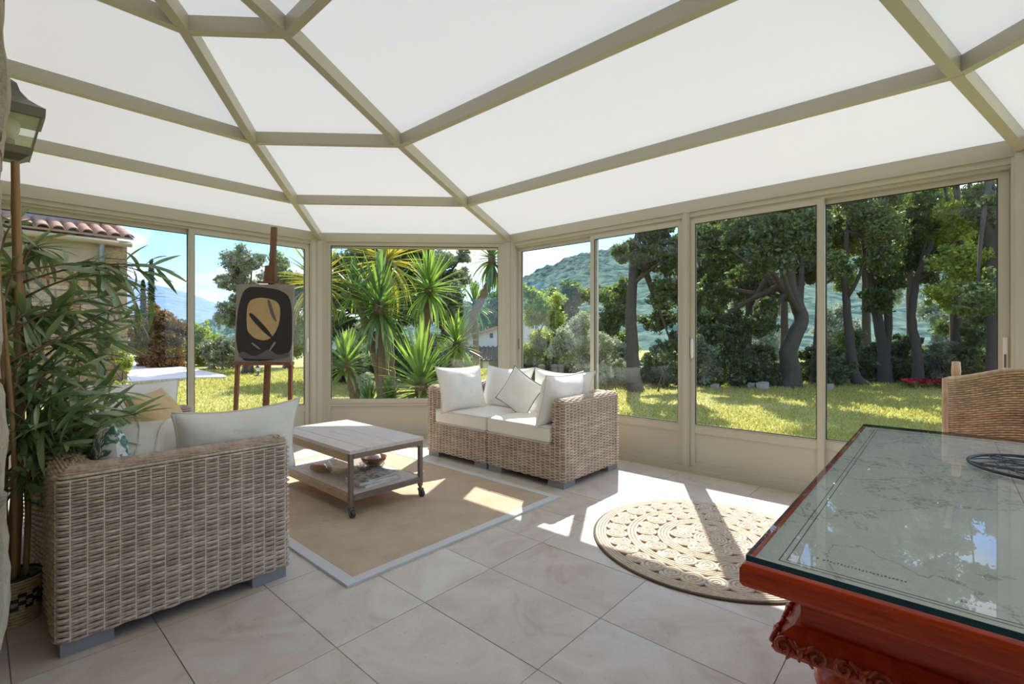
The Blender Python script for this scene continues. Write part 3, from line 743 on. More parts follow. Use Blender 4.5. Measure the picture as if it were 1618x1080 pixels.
tree('pine_tree', 'tall dark pine with a straight bare trunk in the sliding door', 'tree', 1004, [(1035, 420, 38), (1000, 395, 26), (1060, 460, 34), (1040, 500, 30), (1065, 400, 30), (1030, 365, 34), (1062, 545, 26), (985, 400, 18)], 11, 'leaf_dark', .075, 1000, [(1003, 590), (1000, 520), (998, 460), (1002, 400), (1012, 340)], seed=17, tr=.17)
tree('shrub', 'dark shrub under the pine at the lawn edge', 'shrub', 1050, [(1035, 575, 22), (1062, 570, 24)], 11.6, 'leaf_dark', .06, 900, None, seed=18, group='shrubs at the lawn edge')
tree('small_shrub', 'small light green shrub low on the pine side of the lawn', 'shrub', 1040, [(1042, 552, 15), (1052, 562, 11)], 10.8, 'leaf_olive', .045, 900, [(1044, 575)], seed=38, tr=.02)
tree('oak_tree', 'large dark oak with a thick twisted trunk left of the slim mullion', 'tree', 1250, [(1130, 380, 46), (1180, 365, 50), (1230, 380, 50), (1130, 450, 40), (1180, 440, 44), (1120, 520, 36), (1170, 520, 36), (1270, 370, 44), (1210, 490, 30), (1275, 430, 34)], 12, 'leaf_dark', .08, 900, [(1248, 600), (1240, 550), (1262, 500), (1240, 450), (1235, 390)], seed=19, tr=.26, dz=1.4)
tree('oak_tree', 'oak with a thin leaning trunk right of the slim mullion', 'tree', 1362, [(1330, 360, 44), (1380, 340, 46), (1345, 300, 40), (1320, 415, 26), (1400, 400, 34)], 12.5, 'leaf_mid', .075, 850, [(1352, 590), (1345, 540), (1338, 480), (1332, 420), (1336, 370)], seed=20, tr=.14)
tree('oak_tree', 'forked oak with two dark stems in the middle of the last door', 'tree', 1400, [(1420, 400, 36), (1440, 350, 44), (1400, 450, 26), (1460, 420, 34), (1385, 470, 24)], 13, 'leaf_dark', .08, 850, [(1395, 560), (1378, 480), (1368, 430), (1360, 380)], seed=21, tr=.16)
tree('oak_tree', 'sunlit oak on a slanting trunk left of the wicker chair', 'tree', 1455, [(1490, 370, 44), (1520, 420, 40), (1470, 310, 44), (1530, 340, 36), (1500, 470, 30)], 12.2, 'leaf_bright', .07, 850, [(1452, 570), (1440, 500), (1448, 440), (1470, 380)], seed=22, tr=.13, dz=1.2)
tree('oak_tree', 'dark oak trunk with high branches behind the far right door stile', 'tree', 1572, [(1560, 330, 40), (1590, 400, 44), (1545, 460, 34), (1600, 320, 44), (1570, 500, 36), (1640, 400, 60), (1640, 480, 50)], 10.5, 'leaf_mid', .07, 850, [(1572, 560), (1568, 470), (1562, 400), (1556, 330), (1560, 270)], seed=23, tr=.17)
for i, (px, py, d, mm, lab) in enumerate(((1110, 575, 12.5, 'leaf_olive', 'olive-green shrub at the foot of the dark oak left side'), (1160, 585, 12.6, 'leaf_dark', 'dark low shrub under the big oak'), (1205, 580, 12.8, 'leaf_dark', 'dark low shrub next to the twisted oak trunk'),
        (1310, 580, 13, 'leaf_dark', 'dark low shrub just right of the slim mullion'), (1345, 560, 14.5, 'leaf_mid', 'green shrub behind the thin leaning trunk'), (1390, 575, 13.4, 'leaf_dark', 'dark low shrub at the foot of the forked oak'), (1430, 560, 13.6, 'leaf_dark', 'dark shrub between the forked oak and the slanting trunk'),
        (1490, 570, 12.4, 'leaf_olive', 'grey-green shrub above the wicker chair back'), (1540, 560, 12.0, 'leaf_dark', 'dark shrub behind the lock plate of the last door'))):
    tree('shrub', lab, 'shrub', px, [(px - 14, py, 24), (px + 14, py + 4, 24), (px, py - 22, 20), (px + 5, py + 22, 18)], d, mm, .065, 800, None, seed=40 + i, group='shrubs under the oaks')
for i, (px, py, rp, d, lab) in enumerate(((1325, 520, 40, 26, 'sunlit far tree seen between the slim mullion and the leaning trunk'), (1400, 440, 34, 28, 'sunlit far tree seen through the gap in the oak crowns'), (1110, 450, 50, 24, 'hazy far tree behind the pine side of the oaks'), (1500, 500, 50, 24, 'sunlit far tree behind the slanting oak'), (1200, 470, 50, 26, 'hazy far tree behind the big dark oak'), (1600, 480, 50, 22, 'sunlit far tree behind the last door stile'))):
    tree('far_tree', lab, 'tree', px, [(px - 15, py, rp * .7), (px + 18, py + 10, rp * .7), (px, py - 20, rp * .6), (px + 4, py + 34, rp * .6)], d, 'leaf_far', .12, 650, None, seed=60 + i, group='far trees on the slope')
for i, (px, py, d, mm, lab) in enumerate(((1105, 400, 17, 'leaf_dark', 'dense dark tree behind the pine, left in the third door'), (1165, 350, 18, 'leaf_dark', 'dense dark tree high behind the left crown of the big oak'), (1240, 330, 17, 'leaf_dark', 'dense dark tree high behind the twisted trunk'), (1300, 340, 18, 'leaf_mid', 'dense green tree high behind the slim mullion'),
        (1370, 310, 17, 'leaf_mid', 'dense green tree high behind the forked oak'), (1440, 300, 18, 'leaf_mid', 'dense green tree high above the slanting trunk'), (1510, 320, 17, 'leaf_mid', 'dense green tree high above the wicker chair'), (1590, 330, 16, 'leaf_mid', 'dense green tree high behind the last door stile'), (1545, 440, 18, 'leaf_dark', 'dense dark tree mid height behind the last door'))):
    tree('background_tree', lab, 'tree', px, [(px - 28, py, 42), (px + 28, py + 10, 42), (px, py - 45, 40), (px - 10, py + 60, 40), (px + 22, py + 85, 34)], d, mm, .10, 900, [(px, py + 150), (px - 4, py + 60)], seed=80 + i, group='trees behind the oaks', dz=1.2, sub=10)
for i, (px, py, d, mm, lab) in enumerate(((530, 575, 13.2, 'leaf_dark', 'dark hedge plant behind the small leaning yucca'), (575, 585, 13.5, 'leaf_mid', 'green hedge plant behind the tall yucca trunks'), (640, 575, 13.2, 'leaf_dark', 'dark hedge plant between the tall yucca and the low dense one'), (690, 570, 13.6, 'leaf_olive', 'grey-green hedge plant behind the slim yucca'),
        (832, 585, 13.4, 'leaf_olive', 'low grey-green hedge plant by the corner post'), (870, 588, 13.6, 'leaf_dark', 'low dark hedge plant behind the stone posts'), (930, 590, 13.3, 'leaf_dark', 'low dark hedge plant at the door mullion'), (985, 590, 13.0, 'leaf_olive', 'low grey-green hedge plant left of the pine trunk'),
        (1028, 590, 13.4, 'leaf_dark', 'low dark hedge plant right of the pine trunk'), (1085, 588, 13.5, 'leaf_dark', 'low dark hedge plant behind the double post'), (1135, 585, 14.0, 'leaf_mid', 'low green hedge plant left under the big oak'), (1180, 575, 14.2, 'leaf_dark', 'dark hedge plant deep under the big oak'), (1280, 585, 13.8, 'leaf_dark', 'dark hedge plant at the slim mullion'),
        (1365, 580, 14.4, 'leaf_olive', 'grey-green hedge plant deep behind the leaning trunk'), (1410, 585, 14.2, 'leaf_dark', 'dark hedge plant deep behind the forked oak'), (1455, 580, 14.0, 'leaf_mid', 'green hedge plant behind the red flowers'), (1515, 580, 13.6, 'leaf_dark', 'dark hedge plant right above the wicker chair'), (1580, 580, 13.0, 'leaf_dark', 'dark hedge plant behind the last stile'))):
    tree('hedge_plant', lab, 'hedge', px, [(px - 18, py, 24), (px + 18, py, 24), (px, py - 18, 22)], d, mm, .085, 800, None, seed=120 + i, group='low hedge round the lawn', dz=.4, sub=12)
for i, (px, py, d, mm, lab) in enumerate(((1180, 215, 13.5, 'leaf_dark', 'top of a tall dark oak above the third door'), (1290, 190, 13, 'leaf_mid', 'top of a tall green oak above the slim mullion'), (1400, 170, 13, 'leaf_mid', 'top of a tall green oak above the last door'), (1510, 180, 12.5, 'leaf_mid', 'top of a tall oak above the wicker chair'), (1630, 190, 12, 'leaf_mid', 'top of a tall oak outside the right edge'))):
    tree('tall_oak', lab, 'tree', px, [(px - 40, py, 52), (px + 30, py + 20, 52), (px, py - 65, 52), (px - 10, py + 80, 40)], d, mm, .115, 700, [(px, 560), (px + 6, 400), (px - 6, 250)], seed=150 + i, group='tall oaks along the lawn', dz=1.2, sub=9, tr=.13)
# red flowers at the edge of the beds
for i, px in enumerate((1438, 1462, 1484)):
    d = 11.6; e = empty('flower_clump', ground(px, d), label=('leftmost', 'middle', 'rightmost')[i] + ' of three red flower clumps at the lawn edge left of the chair', cat='flowers', group='red flowers')
    mb = MB(); r = np.random.default_rng(i); leaves(mb, ground(px, d, .06), (.2, .2, .10), 160, .03, r, .8, .2); obj('petals', mb, M['flower'], e, kind='stuff')
    mb = MB(); leaves(mb, ground(px, d, -.02), (.22, .22, .10), 160, .04, r, .4, .2); obj('foliage', mb, M['leaf_mid'], e, kind='stuff')
for i, (px, d, s) in enumerate(((1205, 11.6, .16), (1188, 11.8, .11), (1310, 11.4, .12), (868, 11.5, .22), (893, 11.2, .16), (1130, 11.6, .10))):
    mb = MB(); p = ground(px, d, -.1); rough_block(mb, p + np.array([-s, -s * .7, -.05]), p + np.array([s, s * .7, s * .8]), s * .25, 90 + i, 5)
    obj('rock', mb, M['rock'], smooth=True, label=('grey rock at the foot of the twisted oak trunk', 'small grey rock left of the twisted oak trunk', 'grey rock just right of the slim mullion', 'large grey rock below the laurel shrub', 'grey rock below the flowering hedge', 'small rock below the olive-green shrub')[i], cat='rock', group='garden rocks')
for i, (px, lab) in enumerate(((856, 'leftmost of three stone posts under the hedge'), (877, 'middle of three stone posts under the hedge'), (886, 'rightmost of three stone posts under the hedge'))):
    mb = MB(); p = ground(px, 12.2, -.1); mb.lathe(p, [(.10, -.05), (.10, .0), (.085, .04), (.08, .42), (.10, .46), (.10, .50), (.03, .53)], 12)
    obj('stone_post', mb, M['post_stone'], label=lab, cat='post', group='stone posts')

# yuccas: trunk, crowns, every blade a leaf
def blade_mesh(name, m, L, w, droop, n=6):
    rows = []
    for i in range(n + 1):
        t = i / n; ww = w * (1 - t) ** .55 * (.55 + .9 * min(1, t * 5)) if t < 1 else 0
        y = L * t * (1 - .18 * droop * t); z = -droop * L * .55 * t * t
        rows.append([(-ww, y, z + ww * .35), (0, y, z), (ww, y, z + ww * .35)])
    mb = MB(); mb.grid(rows); return mesh_from(name, mb.verts(), mb.f, m, True)
YB = {k: [blade_mesh('yucca_blade', M[k], .74, .023, dr_) for dr_ in (.05, .3, .8)] for k in ('yucca_leaf', 'yucca_yellow', 'yucca_lime')}
def rot_to(d, spin=0.0):
    d = Vector(d).normalized(); up = Vector((0, 0, 1))
    x = d.cross(up)
    if x.length < 1e-3: x = Vector((1, 0, 0))
    x.normalize(); z = x.cross(d)
    m = Matrix((x, d, z)).transposed().to_4x4()
    return m @ Matrix.Rotation(spin, 4, 'Y')
def yucca(label, base, d, stems, seed, z0=-.12, group='yuccas outside the middle window'):
    """stems: (trunk path [(px,py)..], crown size, material, up bias, leaf count)"""
    r = np.random.default_rng(seed); b0 = ground(base, d, z0)
    e = empty('yucca', b0, label=label, cat='yucca', group=group)
    for path, size, mk, up, n in stems:
        pts = [b0 - np.array([0, 0, .05])] + [at(px, py, d + dd) for px, py, dd in path]
        m = len(pts); f = np.linspace(0, 1, m * 6)
        Pp = np.stack([np.interp(f, np.linspace(0, 1, m), [p[i] for p in pts]) for i in range(3)], 1)
        rad = (.095 - .035 * f) * (1 + .16 * np.sin(f * 90)) * (.55 + .45 * min(1, size))
        tb = MB(); tb.tube(Pp, rad, 9); obj('trunk', tb, M['bark_brown'], e, smooth=True)
        c = Pp[-1]; cb = MB(); cb.tube([c - (0, 0, .22 * size), c, c + (0, 0, .1 * size)], [.075 * size, .085 * size, .03], 8)
        cr = obj('crown', cb, M['bark_brown'], e, smooth=True)
        n = int(n * 1.9)
        for k in range(n):
            t = (k + .5) / n; el = math.radians(up + (88 - up) * t ** 1.1) + r.normal(0, .08); az = k * 2.39996 + r.normal(0, .15)
            v = (math.cos(el) * math.cos(az), math.cos(el) * math.sin(az), math.sin(el))
            s = size * r.uniform(.8, 1.12)
            me = YB[mk][2 if el < -.2 else (1 if el < .7 else 0)]
            o = inst('leaf', me, cr, Matrix.Translation(Vector(c - b0 + np.array([0, 0, -.2 * size * (1 - t) + .05 * t]))) @ rot_to(v) @ Matrix.Diagonal((1.0 * (.6 + .4 * s), s, s, 1)))
    return e
yucca('tall yucca with two thick trunks in the middle of the fixed window', 608, 7.9, [
    ([(606, 590, 0), (604, 540, 0), (600, 500, 0), (600, 478, 0)], 1.2, 'yucca_leaf', -45, 70),
    ([(596, 570, .1), (580, 520, .3), (568, 480, .4), (560, 455, .4)], .8, 'yucca_leaf', -40, 40)], 1)
yucca('tallest yucca with a yellowing crown cut by the top of the fixed window', 618, 9.0, [([(616, 560, 0), (612, 480, 0), (612, 405, 0)], 1.25, 'yucca_yellow', -60, 70)], 2)
yucca('yellow-leaved yucca behind the corner post left of the fixed window', 500, 7.6, [([(502, 560, 0), (502, 490, 0), (502, 440, 0)], .98, 'yucca_yellow', -70, 64)], 3)
yucca('green round-headed yucca right of centre in the fixed window', 672, 8.6, [([(672, 570, 0), (674, 510, 0), (678, 452, 0)], .95, 'yucca_lime', -45, 70)], 4)
yucca('small leaning yucca at the left edge of the fixed window', 564, 6.6, [([(560, 618, 0), (551, 590, 0), (547, 572, 0)], .66, 'yucca_lime', -20, 44)], 5)
yucca('low dense yucca with upright green blades behind the sofa corner', 665, 6.9, [([(665, 625, 0), (665, 598, 0)], 1.12, 'yucca_lime', -10, 64)], 6)
yucca('slim yucca with a star-shaped head left of the small pale house', 712, 7.6, [([(712, 590, 0), (716, 560, 0), (722, 540, 0)], .64, 'yucca_lime', -30, 52)], 7)
yucca('leaning yucca whose bare trunk bends right to a dark hanging crown', 714, 8.3, [([(722, 565, 0), (742, 510, 0), (762, 470, 0), (776, 440, 0), (777, 405, 0)], .78, 'yucca_leaf', -65, 56)], 8)
yucca('young bright yucca without a trunk below the small pale house', 738, 6.8, [([(738, 612, 0), (738, 604, 0)], .5, 'yucca_lime', 20, 24)], 9)
yucca('short spiky yucca at the foot of the tall yucca trunk', 612, 6.7, [([(614, 640, 0), (615, 630, 0)], .42, 'yucca_leaf', 0, 34)], 10)
yucca('low spiky yucca left of the tall trunk by the sill', 583, 6.5, [([(584, 650, 0), (584, 640, 0)], .45, 'yucca_leaf', 5, 34)], 11)
yucca('small yucca head sticking up behind the bending trunk', 752, 9.2, [([(752, 540, 0), (750, 480, 0)], .62, 'yucca_leaf', -30, 40)], 12)

# ------------------------------------------------------------------ stone wing of the house, left
WY = 13.0
wing = empty('stone_house', (0.6, WY, -.12), label='ochre stone house wing with a clay tile roof seen past the bamboo', cat='house')
mb = MB(); mb.box((-3.0, WY, -.12), (2.16, WY + 4, 3.12)); obj('wall', mb, M['mortar'], wing)
mb = MB(); mb.box((-3.0, WY + .9, 3.1), (2.13, WY + 4, 5.6)); obj('upper_wall', mb, M['mortar'], wing)
SB = []
for i in range(6):
    mb = MB(); rough_block(mb, (-.5, -.5, -.5), (.5, .5, .5), .10, 200 + i, 4); SB.append(mesh_from('rubble_stone', mb.verts(), mb.f, M['ochre_stone'], True))
z = -.05
while z < 3.0:
    hh = random.uniform(.16, .26); x = -.2
    while x < 2.13:
        wd = random.uniform(.22, .46)
        if x + wd > 2.02: wd = 2.17 - x
        plaster_zone = z > 2.35 and x < 1.7
        if not plaster_zone:
            inst('stone', random.choice(SB), wing, Matrix.Translation((x + wd / 2 - .6, 0.0 + random.uniform(-.02, .02), z + hh / 2 + .12)) @ Matrix.Diagonal((wd - .03, .16, hh - .03, 1)))
        x += wd
    z += hh
z = 3.15
while z < 5.5:
    hh = random.uniform(.22, .34); x = 1.45
    while x < 2.1:
        wd = random.uniform(.25, .4)
        if x + wd > 1.95: wd = 2.15 - x
        inst('stone', random.choice(SB), wing, Matrix.Translation((x + wd / 2 - .6, .9, z + hh / 2 + .12)) @ Matrix.Diagonal((wd - .03, .16, hh - .03, 1))); x += wd
    z += hh
tl = MB(); a = np.linspace(0, PI, 9); rows = []
for yy in (0, .46):
    rows.append([(.10 * (1 - .12 * (yy > 0)) * math.cos(t), yy, .075 * math.sin(t)) for t in a] )
rows2 = [[(p[0] * .82, p[1], p[2] * .75) for p in r_] for r_ in rows]
tl.grid(rows); tl.grid(rows2); tl.grid([rows[0], rows2[0]])
tile_me = mesh_from('canal_tile', tl.verts(), tl.f, M['roof_tile'], True)
rise = math.radians(17)
roofb = MB(); roofb.hexa([(-3, WY - .28, 3.16), (2.22, WY - .28, 3.16), (2.22, WY + .95, 3.53), (-3, WY + .95, 3.53)], [(-3, WY - .28, 3.20), (2.22, WY - .28, 3.20), (2.22, WY + .95, 3.57), (-3, WY + .95, 3.57)])
roof = obj('roof', roofb, M['roof_tile'], wing)
for i in range(13):
    for j in range(3):
        inst('roof_tile', tile_me, roof, Matrix.Translation((2.14 - i * .215 - .6, -.31 + j * .40 + random.uniform(-.01, .01), 3.20 + .12 + j * .122)) @ Matrix.Rotation(rise, 4, 'X') @ Matrix.Rotation(random.uniform(-.02, .02), 4, 'Y'))
mb = MB(); mb.tube([(-.5, WY - .24, 3.07), (2.2, WY - .24, 3.07)], .06, 10); obj('gutter', mb, M['mortar'], wing, smooth=True)
mb = MB(); mb.tube([(1.72, WY - .22, 3.05), (1.72, WY - .14, 2.9), (1.72, WY - .12, .0)], .05, 10); obj('downpipe', mb, M['zinc'], wing, smooth=True)
mb = MB(); mb.box((-1.0, WY + .86, 3.5), (1.5, WY + .9, 3.95)); obj('grey_band', mb, M['zinc'], wing)  # plain grey band at the foot of the upper wall
vine = empty('climbing_vine', (.25, WY - .4, -.12), label='yellow-green climbing vine at the left end of the stone house', cat='vine')
mb = MB(); r = np.random.default_rng(5)
for k in range(26):
    leaves(mb, (.1 + r.uniform(-.25, .5) * (1 if k % 2 else .6), WY - .35 + r.uniform(-.1, .1), .2 + k * .135), (.26, .16, .2), 70, .055, r)
obj('foliage', mb, M['leaf_bright'], vine, kind='stuff')
mb = MB(); mb.tube([(.05, WY - .25, -.1), (.2, WY - .28, 1.5), (.1, WY - .25, 3.4)], [.03, .02, .01], 6); obj('stem', mb, M['bark'], vine)
tree('foundation_shrub', 'low yellow-green shrub at the corner of the stone house', 'shrub', 198, [(192, 585, 16), (202, 572, 12), (185, 560, 14)], 9.9, 'leaf_bright', .05, 900, None, seed=33)

# small pale house beyond the yuccas
hd = 30.0
hc = ground(760, hd, 0.0); hn = empty('small_house', ground(760, hd, -1.35), label='small pale house with dark tiled porch roof behind the leaning yucca', cat='house')
def hp(u, v, z): return hc + CR * u + CF * v + np.array([0, 0, z])
def slab(mb, u0, u1, v0, v1, za, zb, zc, zd, t):       # corner heights: front left, front right, back right, back left
    lo = [hp(u0, v0, za), hp(u1, v0, zb), hp(u1, v1, zc), hp(u0, v1, zd)]
    return mb.hexa(lo, [p + np.array([0, 0, t]) for p in lo])
mb = MB(); mb.hexa([hp(-1.2, 0, -1.35), hp(3.4, 0, -1.35), hp(3.4, 4, -1.35), hp(-1.2, 4, -1.35)], [hp(-1.2, 0, .93), hp(3.4, 0, 2.31), hp(3.4, 4, 2.31), hp(-1.2, 4, .93)]); obj('wall', mb, M['wall_pale'], hn)
mb = MB(); slab(mb, -1.5, 3.7, -.35, 4.2, .84, 2.40, 2.40, .84, .14); obj('roof', mb, M['roof_tile'], hn)
mb = MB(); slab(mb, -1.6, 3.6, -2.4, 0, -.32, -.32, .36, .36, .08); lo_ = obj('porch_roof', mb, M['roof_dark'], hn)
rid = MB(); rid.tube([(0, 0, 0), (0, 1.0, 0)], .07, 6); rid_me = mesh_from('tile_row', rid.verts(), rid.f, M['roof_dark'], True)
for i in range(18):
    p0 = hp(-1.5 + i * .28, -2.42, -.23) - ORIG[hn.name]; p1 = hp(-1.5 + i * .28, 0, .46) - ORIG[hn.name]; dv = Vector(p1 - p0)
    inst('tile_row', rid_me, lo_, Matrix.Translation(Vector(p0)) @ rot_to(dv) @ Matrix.Diagonal((1, dv.length, 1, 1)))
mb = MB(); slab(mb, .25, .60, -2.2, -1.9, -1.35, -1.35, -1.35, -1.35, 1.05); obj('porch_post', mb, M['wall_pale'], hn)
mb = MB(); slab(mb, .55, .75, -.03, .02, 1.0, 1.0, 1.0, 1.0, .3); obj('vent', mb, M['roof_dark'], hn)
# garden lamp
gl = ground(408, 15.0, -.1)
e = empty('garden_lamp', gl, label='small black lantern lamp standing on the lawn below the painting', cat='lamp')
mb = MB(); mb.lathe(gl, [(.09, 0), (.09, .02), (.03, .05), (.022, .12), (.05, .14)], 10); obj('post', mb, M['rubber'], e)
mb = MB(); mb.lathe(gl, [(.05, .14), (.075, .25)], 8); obj('lamp_glass', mb, M['bulb'], e)
mb = MB(); mb.lathe(gl, [(.10, .25), (.06, .30), (.02, .34), (.012, .40)], 8); obj('cap', mb, M['rubber'], e)

# ------------------------------------------------------------------ rattan sofas
def rounded(poly, r, n=5):
    out = []; m = len(poly)
    for i in range(m):
        A, B, C_ = (np.array(poly[(i + k) % m], float) for k in (-1, 0, 1))
        a = B + (A - B) / np.linalg.norm(A - B) * r; c = B + (C_ - B) / np.linalg.norm(C_ - B) * r
        for t in np.linspace(0, 1, n): out.append((1 - t) ** 2 * a + 2 * t * (1 - t) * B + t * t * c)
    return np.array(out)
def resample(pts, M_, close=True, keep=None):
    p = np.vstack([pts, pts[:1]]) if close else np.array(pts); L = np.concatenate([[0], np.cumsum(np.linalg.norm(np.diff(p, axis=0), axis=1))])
    s = np.linspace(0, L[-1], M_, endpoint=not close)
    if keep:                                          # same stake spacing along the outer faces whatever the rest of the outline
        step = .0118; n0 = int(keep[0] / step); s = np.concatenate([np.arange(n0) * step, n0 * step + (L[-1] - n0 * step) * np.arange(M_ - n0) / (M_ - n0)])
    q = np.stack([np.interp(s, L, p[:, i]) for i in range(p.shape[1])], 1)
    t = np.roll(q, -1, 0) - np.roll(q, 1, 0) if close else np.gradient(q, axis=0)
    t /= np.linalg.norm(t, axis=1)[:, None]; n = np.stack([t[:, 1], -t[:, 0]], 1)
    return q, n, L[-1]
def strand_row(mb, q, n, K, z, inset, a, phase, r, amp, close=True):
    M_ = len(q); s = np.arange(M_) / M_ * K
    wv = amp * np.sin(PI * s + phase)
    out = np.concatenate([n * math.cos(a), np.full((M_, 1), math.sin(a))], 1); upv = np.concatenate([-n * math.sin(a), np.full((M_, 1), math.cos(a))], 1)
    base = np.concatenate([q - n * inset, np.full((M_, 1), z)], 1)
    prof = [(-.9 * r, -r), (.7 * r, -.62 * r), (.95 * r, 0), (.7 * r, .62 * r), (-.9 * r, r)]
    G_ = np.stack([base + out * (wv + o)[:, None] + upv * u for o, u in prof], 1)
    mb.grid(G_, closed_u=close)
SD, SW, ST = .81, .808, .115
def sofa_module(name, mirror):
    e = empty(name, (0, 0, 0))
    L_ = [(0, SW), (0, 0), (SD, 0), (SD, ST), (ST, ST), (ST, SW)]; Rct = [(0, SW), (0, 0), (SD, 0), (SD, SW)]
    fx = (lambda p: [(x, SW - y) for x, y in p]) if mirror else (lambda p: p)
    K = 68; Ms = K * 4
    def path(poly, r):
        p = rounded(fx(poly), r); q, n, Lp = resample(p, Ms, keep=(SW + SD - .06, 4 * SD if False else None))
        c = np.mean(np.array(fx(poly)), 0)
        if np.sum((q[3] + n[3] * .01 - c) ** 2) < np.sum((q[3] - c) ** 2): n = -n
        return q, n
    qr, nr = path(Rct, .03); ql, nl = path(L_, .03)
    mb = MB(); pitch = .0112; z = .056; i = 0; ztop = .665; rt = .034
    while z < ztop - rt:
        q, n = (qr, nr) if z < .318 else (ql, nl)
        strand_row(mb, q, n, K, z, 0, 0, (i % 2) * PI, .0053, .0058); z += pitch; i += 1
    for k in range(1, 6):
        a = k / 5 * PI / 2; strand_row(mb, ql, nl, K, ztop - rt + rt * math.sin(a), rt * (1 - math.cos(a)), a, (i % 2) * PI, .0056, .0032); i += 1
    for k in range(1, 3): strand_row(mb, ql, nl, K, ztop, rt + k * .0105, PI / 2, (i % 2) * PI, .0056, .003); i += 1
    body = obj('woven_body', mb, M['rattan'], e, smooth=True)
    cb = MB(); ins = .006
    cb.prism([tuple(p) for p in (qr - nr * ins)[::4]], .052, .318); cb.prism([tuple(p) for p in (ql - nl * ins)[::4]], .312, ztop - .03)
    cb.prism([tuple(p) for p in (ql - nl * (ins + .026))[::4]], ztop - .032, ztop - .004); obj('shadow_core', cb, M['rattan_core'], e)  # dark core behind the strands, shade of the weave gaps as colour
    st = MB()
    for k in range(K):
        m = k * 4
        for q, n, z0, z1 in ((qr, nr, .054, .318), (ql, nl, .318, ztop - rt)):
            p = q[m] + n[m] * .0022; d_ = .0026
            t = np.array([n[m][1], -n[m][0]]) * d_; w = n[m] * d_
            st.hexa([(*(p - t - w), z0), (*(p + t - w), z0), (*(p + t * .6 + w), z0), (*(p - t * .6 + w), z0)], [(*(p - t - w), z1), (*(p + t - w), z1), (*(p + t * .6 + w), z1), (*(p - t * .6 + w), z1)])
    obj('stakes', st, M['rattan_stake'], body)
    for fxx in (.01, SD - .16):
        for fy in (.01, SW - .16):
            fb = MB(); fb.box((fxx, fy, 0), (fxx + .15, fy + .15, .056)); obj('foot', fb, M['foot'], e)
    return e
modA = sofa_module('rattan_sofa_module', False)            # arm on its low-y side, facing +x
modB = sofa_module('rattan_sofa_module', True)
NX, NY = .19, 2.33
modA.location = (NX, NY, 0); modB.location = (NX, NY + SW + .006, 0)
tag(modA, 'near wicker sofa half whose long woven side fills the left foreground', 'sofa', 'wicker sofa modules')
tag(modB, 'wicker sofa half beside the bamboo, beyond the foreground sofa half', 'sofa', 'wicker sofa modules')
SX, SY = 2.92, 2.10
modC = copy_tree(modB); modC.location = (SX + SD, SY + SW, 0); modC.rotation_euler = (0, 0, PI)
modD = copy_tree(modA); modD.location = (SX + SD, SY + 2 * SW + .006, 0); modD.rotation_euler = (0, 0, PI)
tag(modC, 'right half of the wicker sofa facing the room, next to the sliding door', 'sofa', 'wicker sofa modules')
tag(modD, 'left half of the wicker sofa facing the room, near the middle window', 'sofa', 'wicker sofa modules')

def box_cushion(name, lo, hi, m, label, cat='cushion', group=None, bulge=.012, rr=.03):
    lo = np.array(lo); hi = np.array(hi); c = (lo + hi) / 2; h = (hi - lo) / 2; n = 14
    g = np.linspace(-1, 1, n); mb = MB()
    def P_(d):
        d = np.array(d, float); p = d * h
        q = np.clip(np.abs(p), None, h - rr); ex = np.abs(p) - q
        l = np.linalg.norm(ex)
        if l > 0: p = np.sign(p) * (q + ex / l * min(l, rr) if l > rr else q + ex)
        p[2] += np.sign(d[2]) * bulge * (1 - d[0] ** 2) * (1 - d[1] ** 2) * abs(d[2])
        p = p + np.array(mnoise.noise_vector(Vector((c + p) * 5))) * .004
        return c + p
    gg = np.sign(g) * np.abs(g) ** .6
    for ax in range(3):
        for sg in (-1, 1):
            G_ = []
            for a in gg:
                row = []
                for b in gg:
                    d = [0, 0, 0]; d[ax] = sg; d[(ax + 1) % 3] = a; d[(ax + 2) % 3] = b * sg; row.append(P_(d))
                G_.append(row)
            mb.grid(G_)
    o = obj(name, mb, m, smooth=True, label=label, cat=cat, group=group)
    pm = MB()
    for zz in (lo[2] + .006, hi[2] - .006):
        q = rounded([(lo[0], lo[1]), (hi[0], lo[1]), (hi[0], hi[1]), (lo[0], hi[1])], rr)
        q = np.vstack([q, q[:1]]); pm.tube(np.concatenate([q, np.full((len(q), 1), zz)], 1), .004, 5, caps=False)
    obj('piping', pm, M['piping'], o, smooth=True)
    return o
zc0, zc1 = .322, .455
box_cushion('seat_cushion', (NX + ST + .008, NY + ST + .008, zc0), (NX + SD + .02, NY + SW + .003, zc1), M['ivory'], 'ivory seat cushion hidden in the near half of the foreground wicker sofa', group='seat cushions')
box_cushion('seat_cushion', (NX + ST + .008, NY + SW + .012, zc0), (NX + SD + .02, NY + 2 * SW - ST - .004, zc1), M['ivory'], 'ivory seat cushion showing under the edge of the coffee table top', group='seat cushions')
box_cushion('seat_cushion', (SX - .012, SY + ST + .006, zc0), (SX + SD - ST - .006, SY + SW - .001, zc1), M['ivory'], 'right ivory seat cushion of the sofa facing the room', group='seat cushions')
box_cushion('seat_cushion', (SX - .012, SY + SW + .007, zc0), (SX + SD - ST - .006, SY + 2 * SW - ST, zc1), M['ivory'], 'left ivory seat cushion of the sofa facing the room', group='seat cushions')

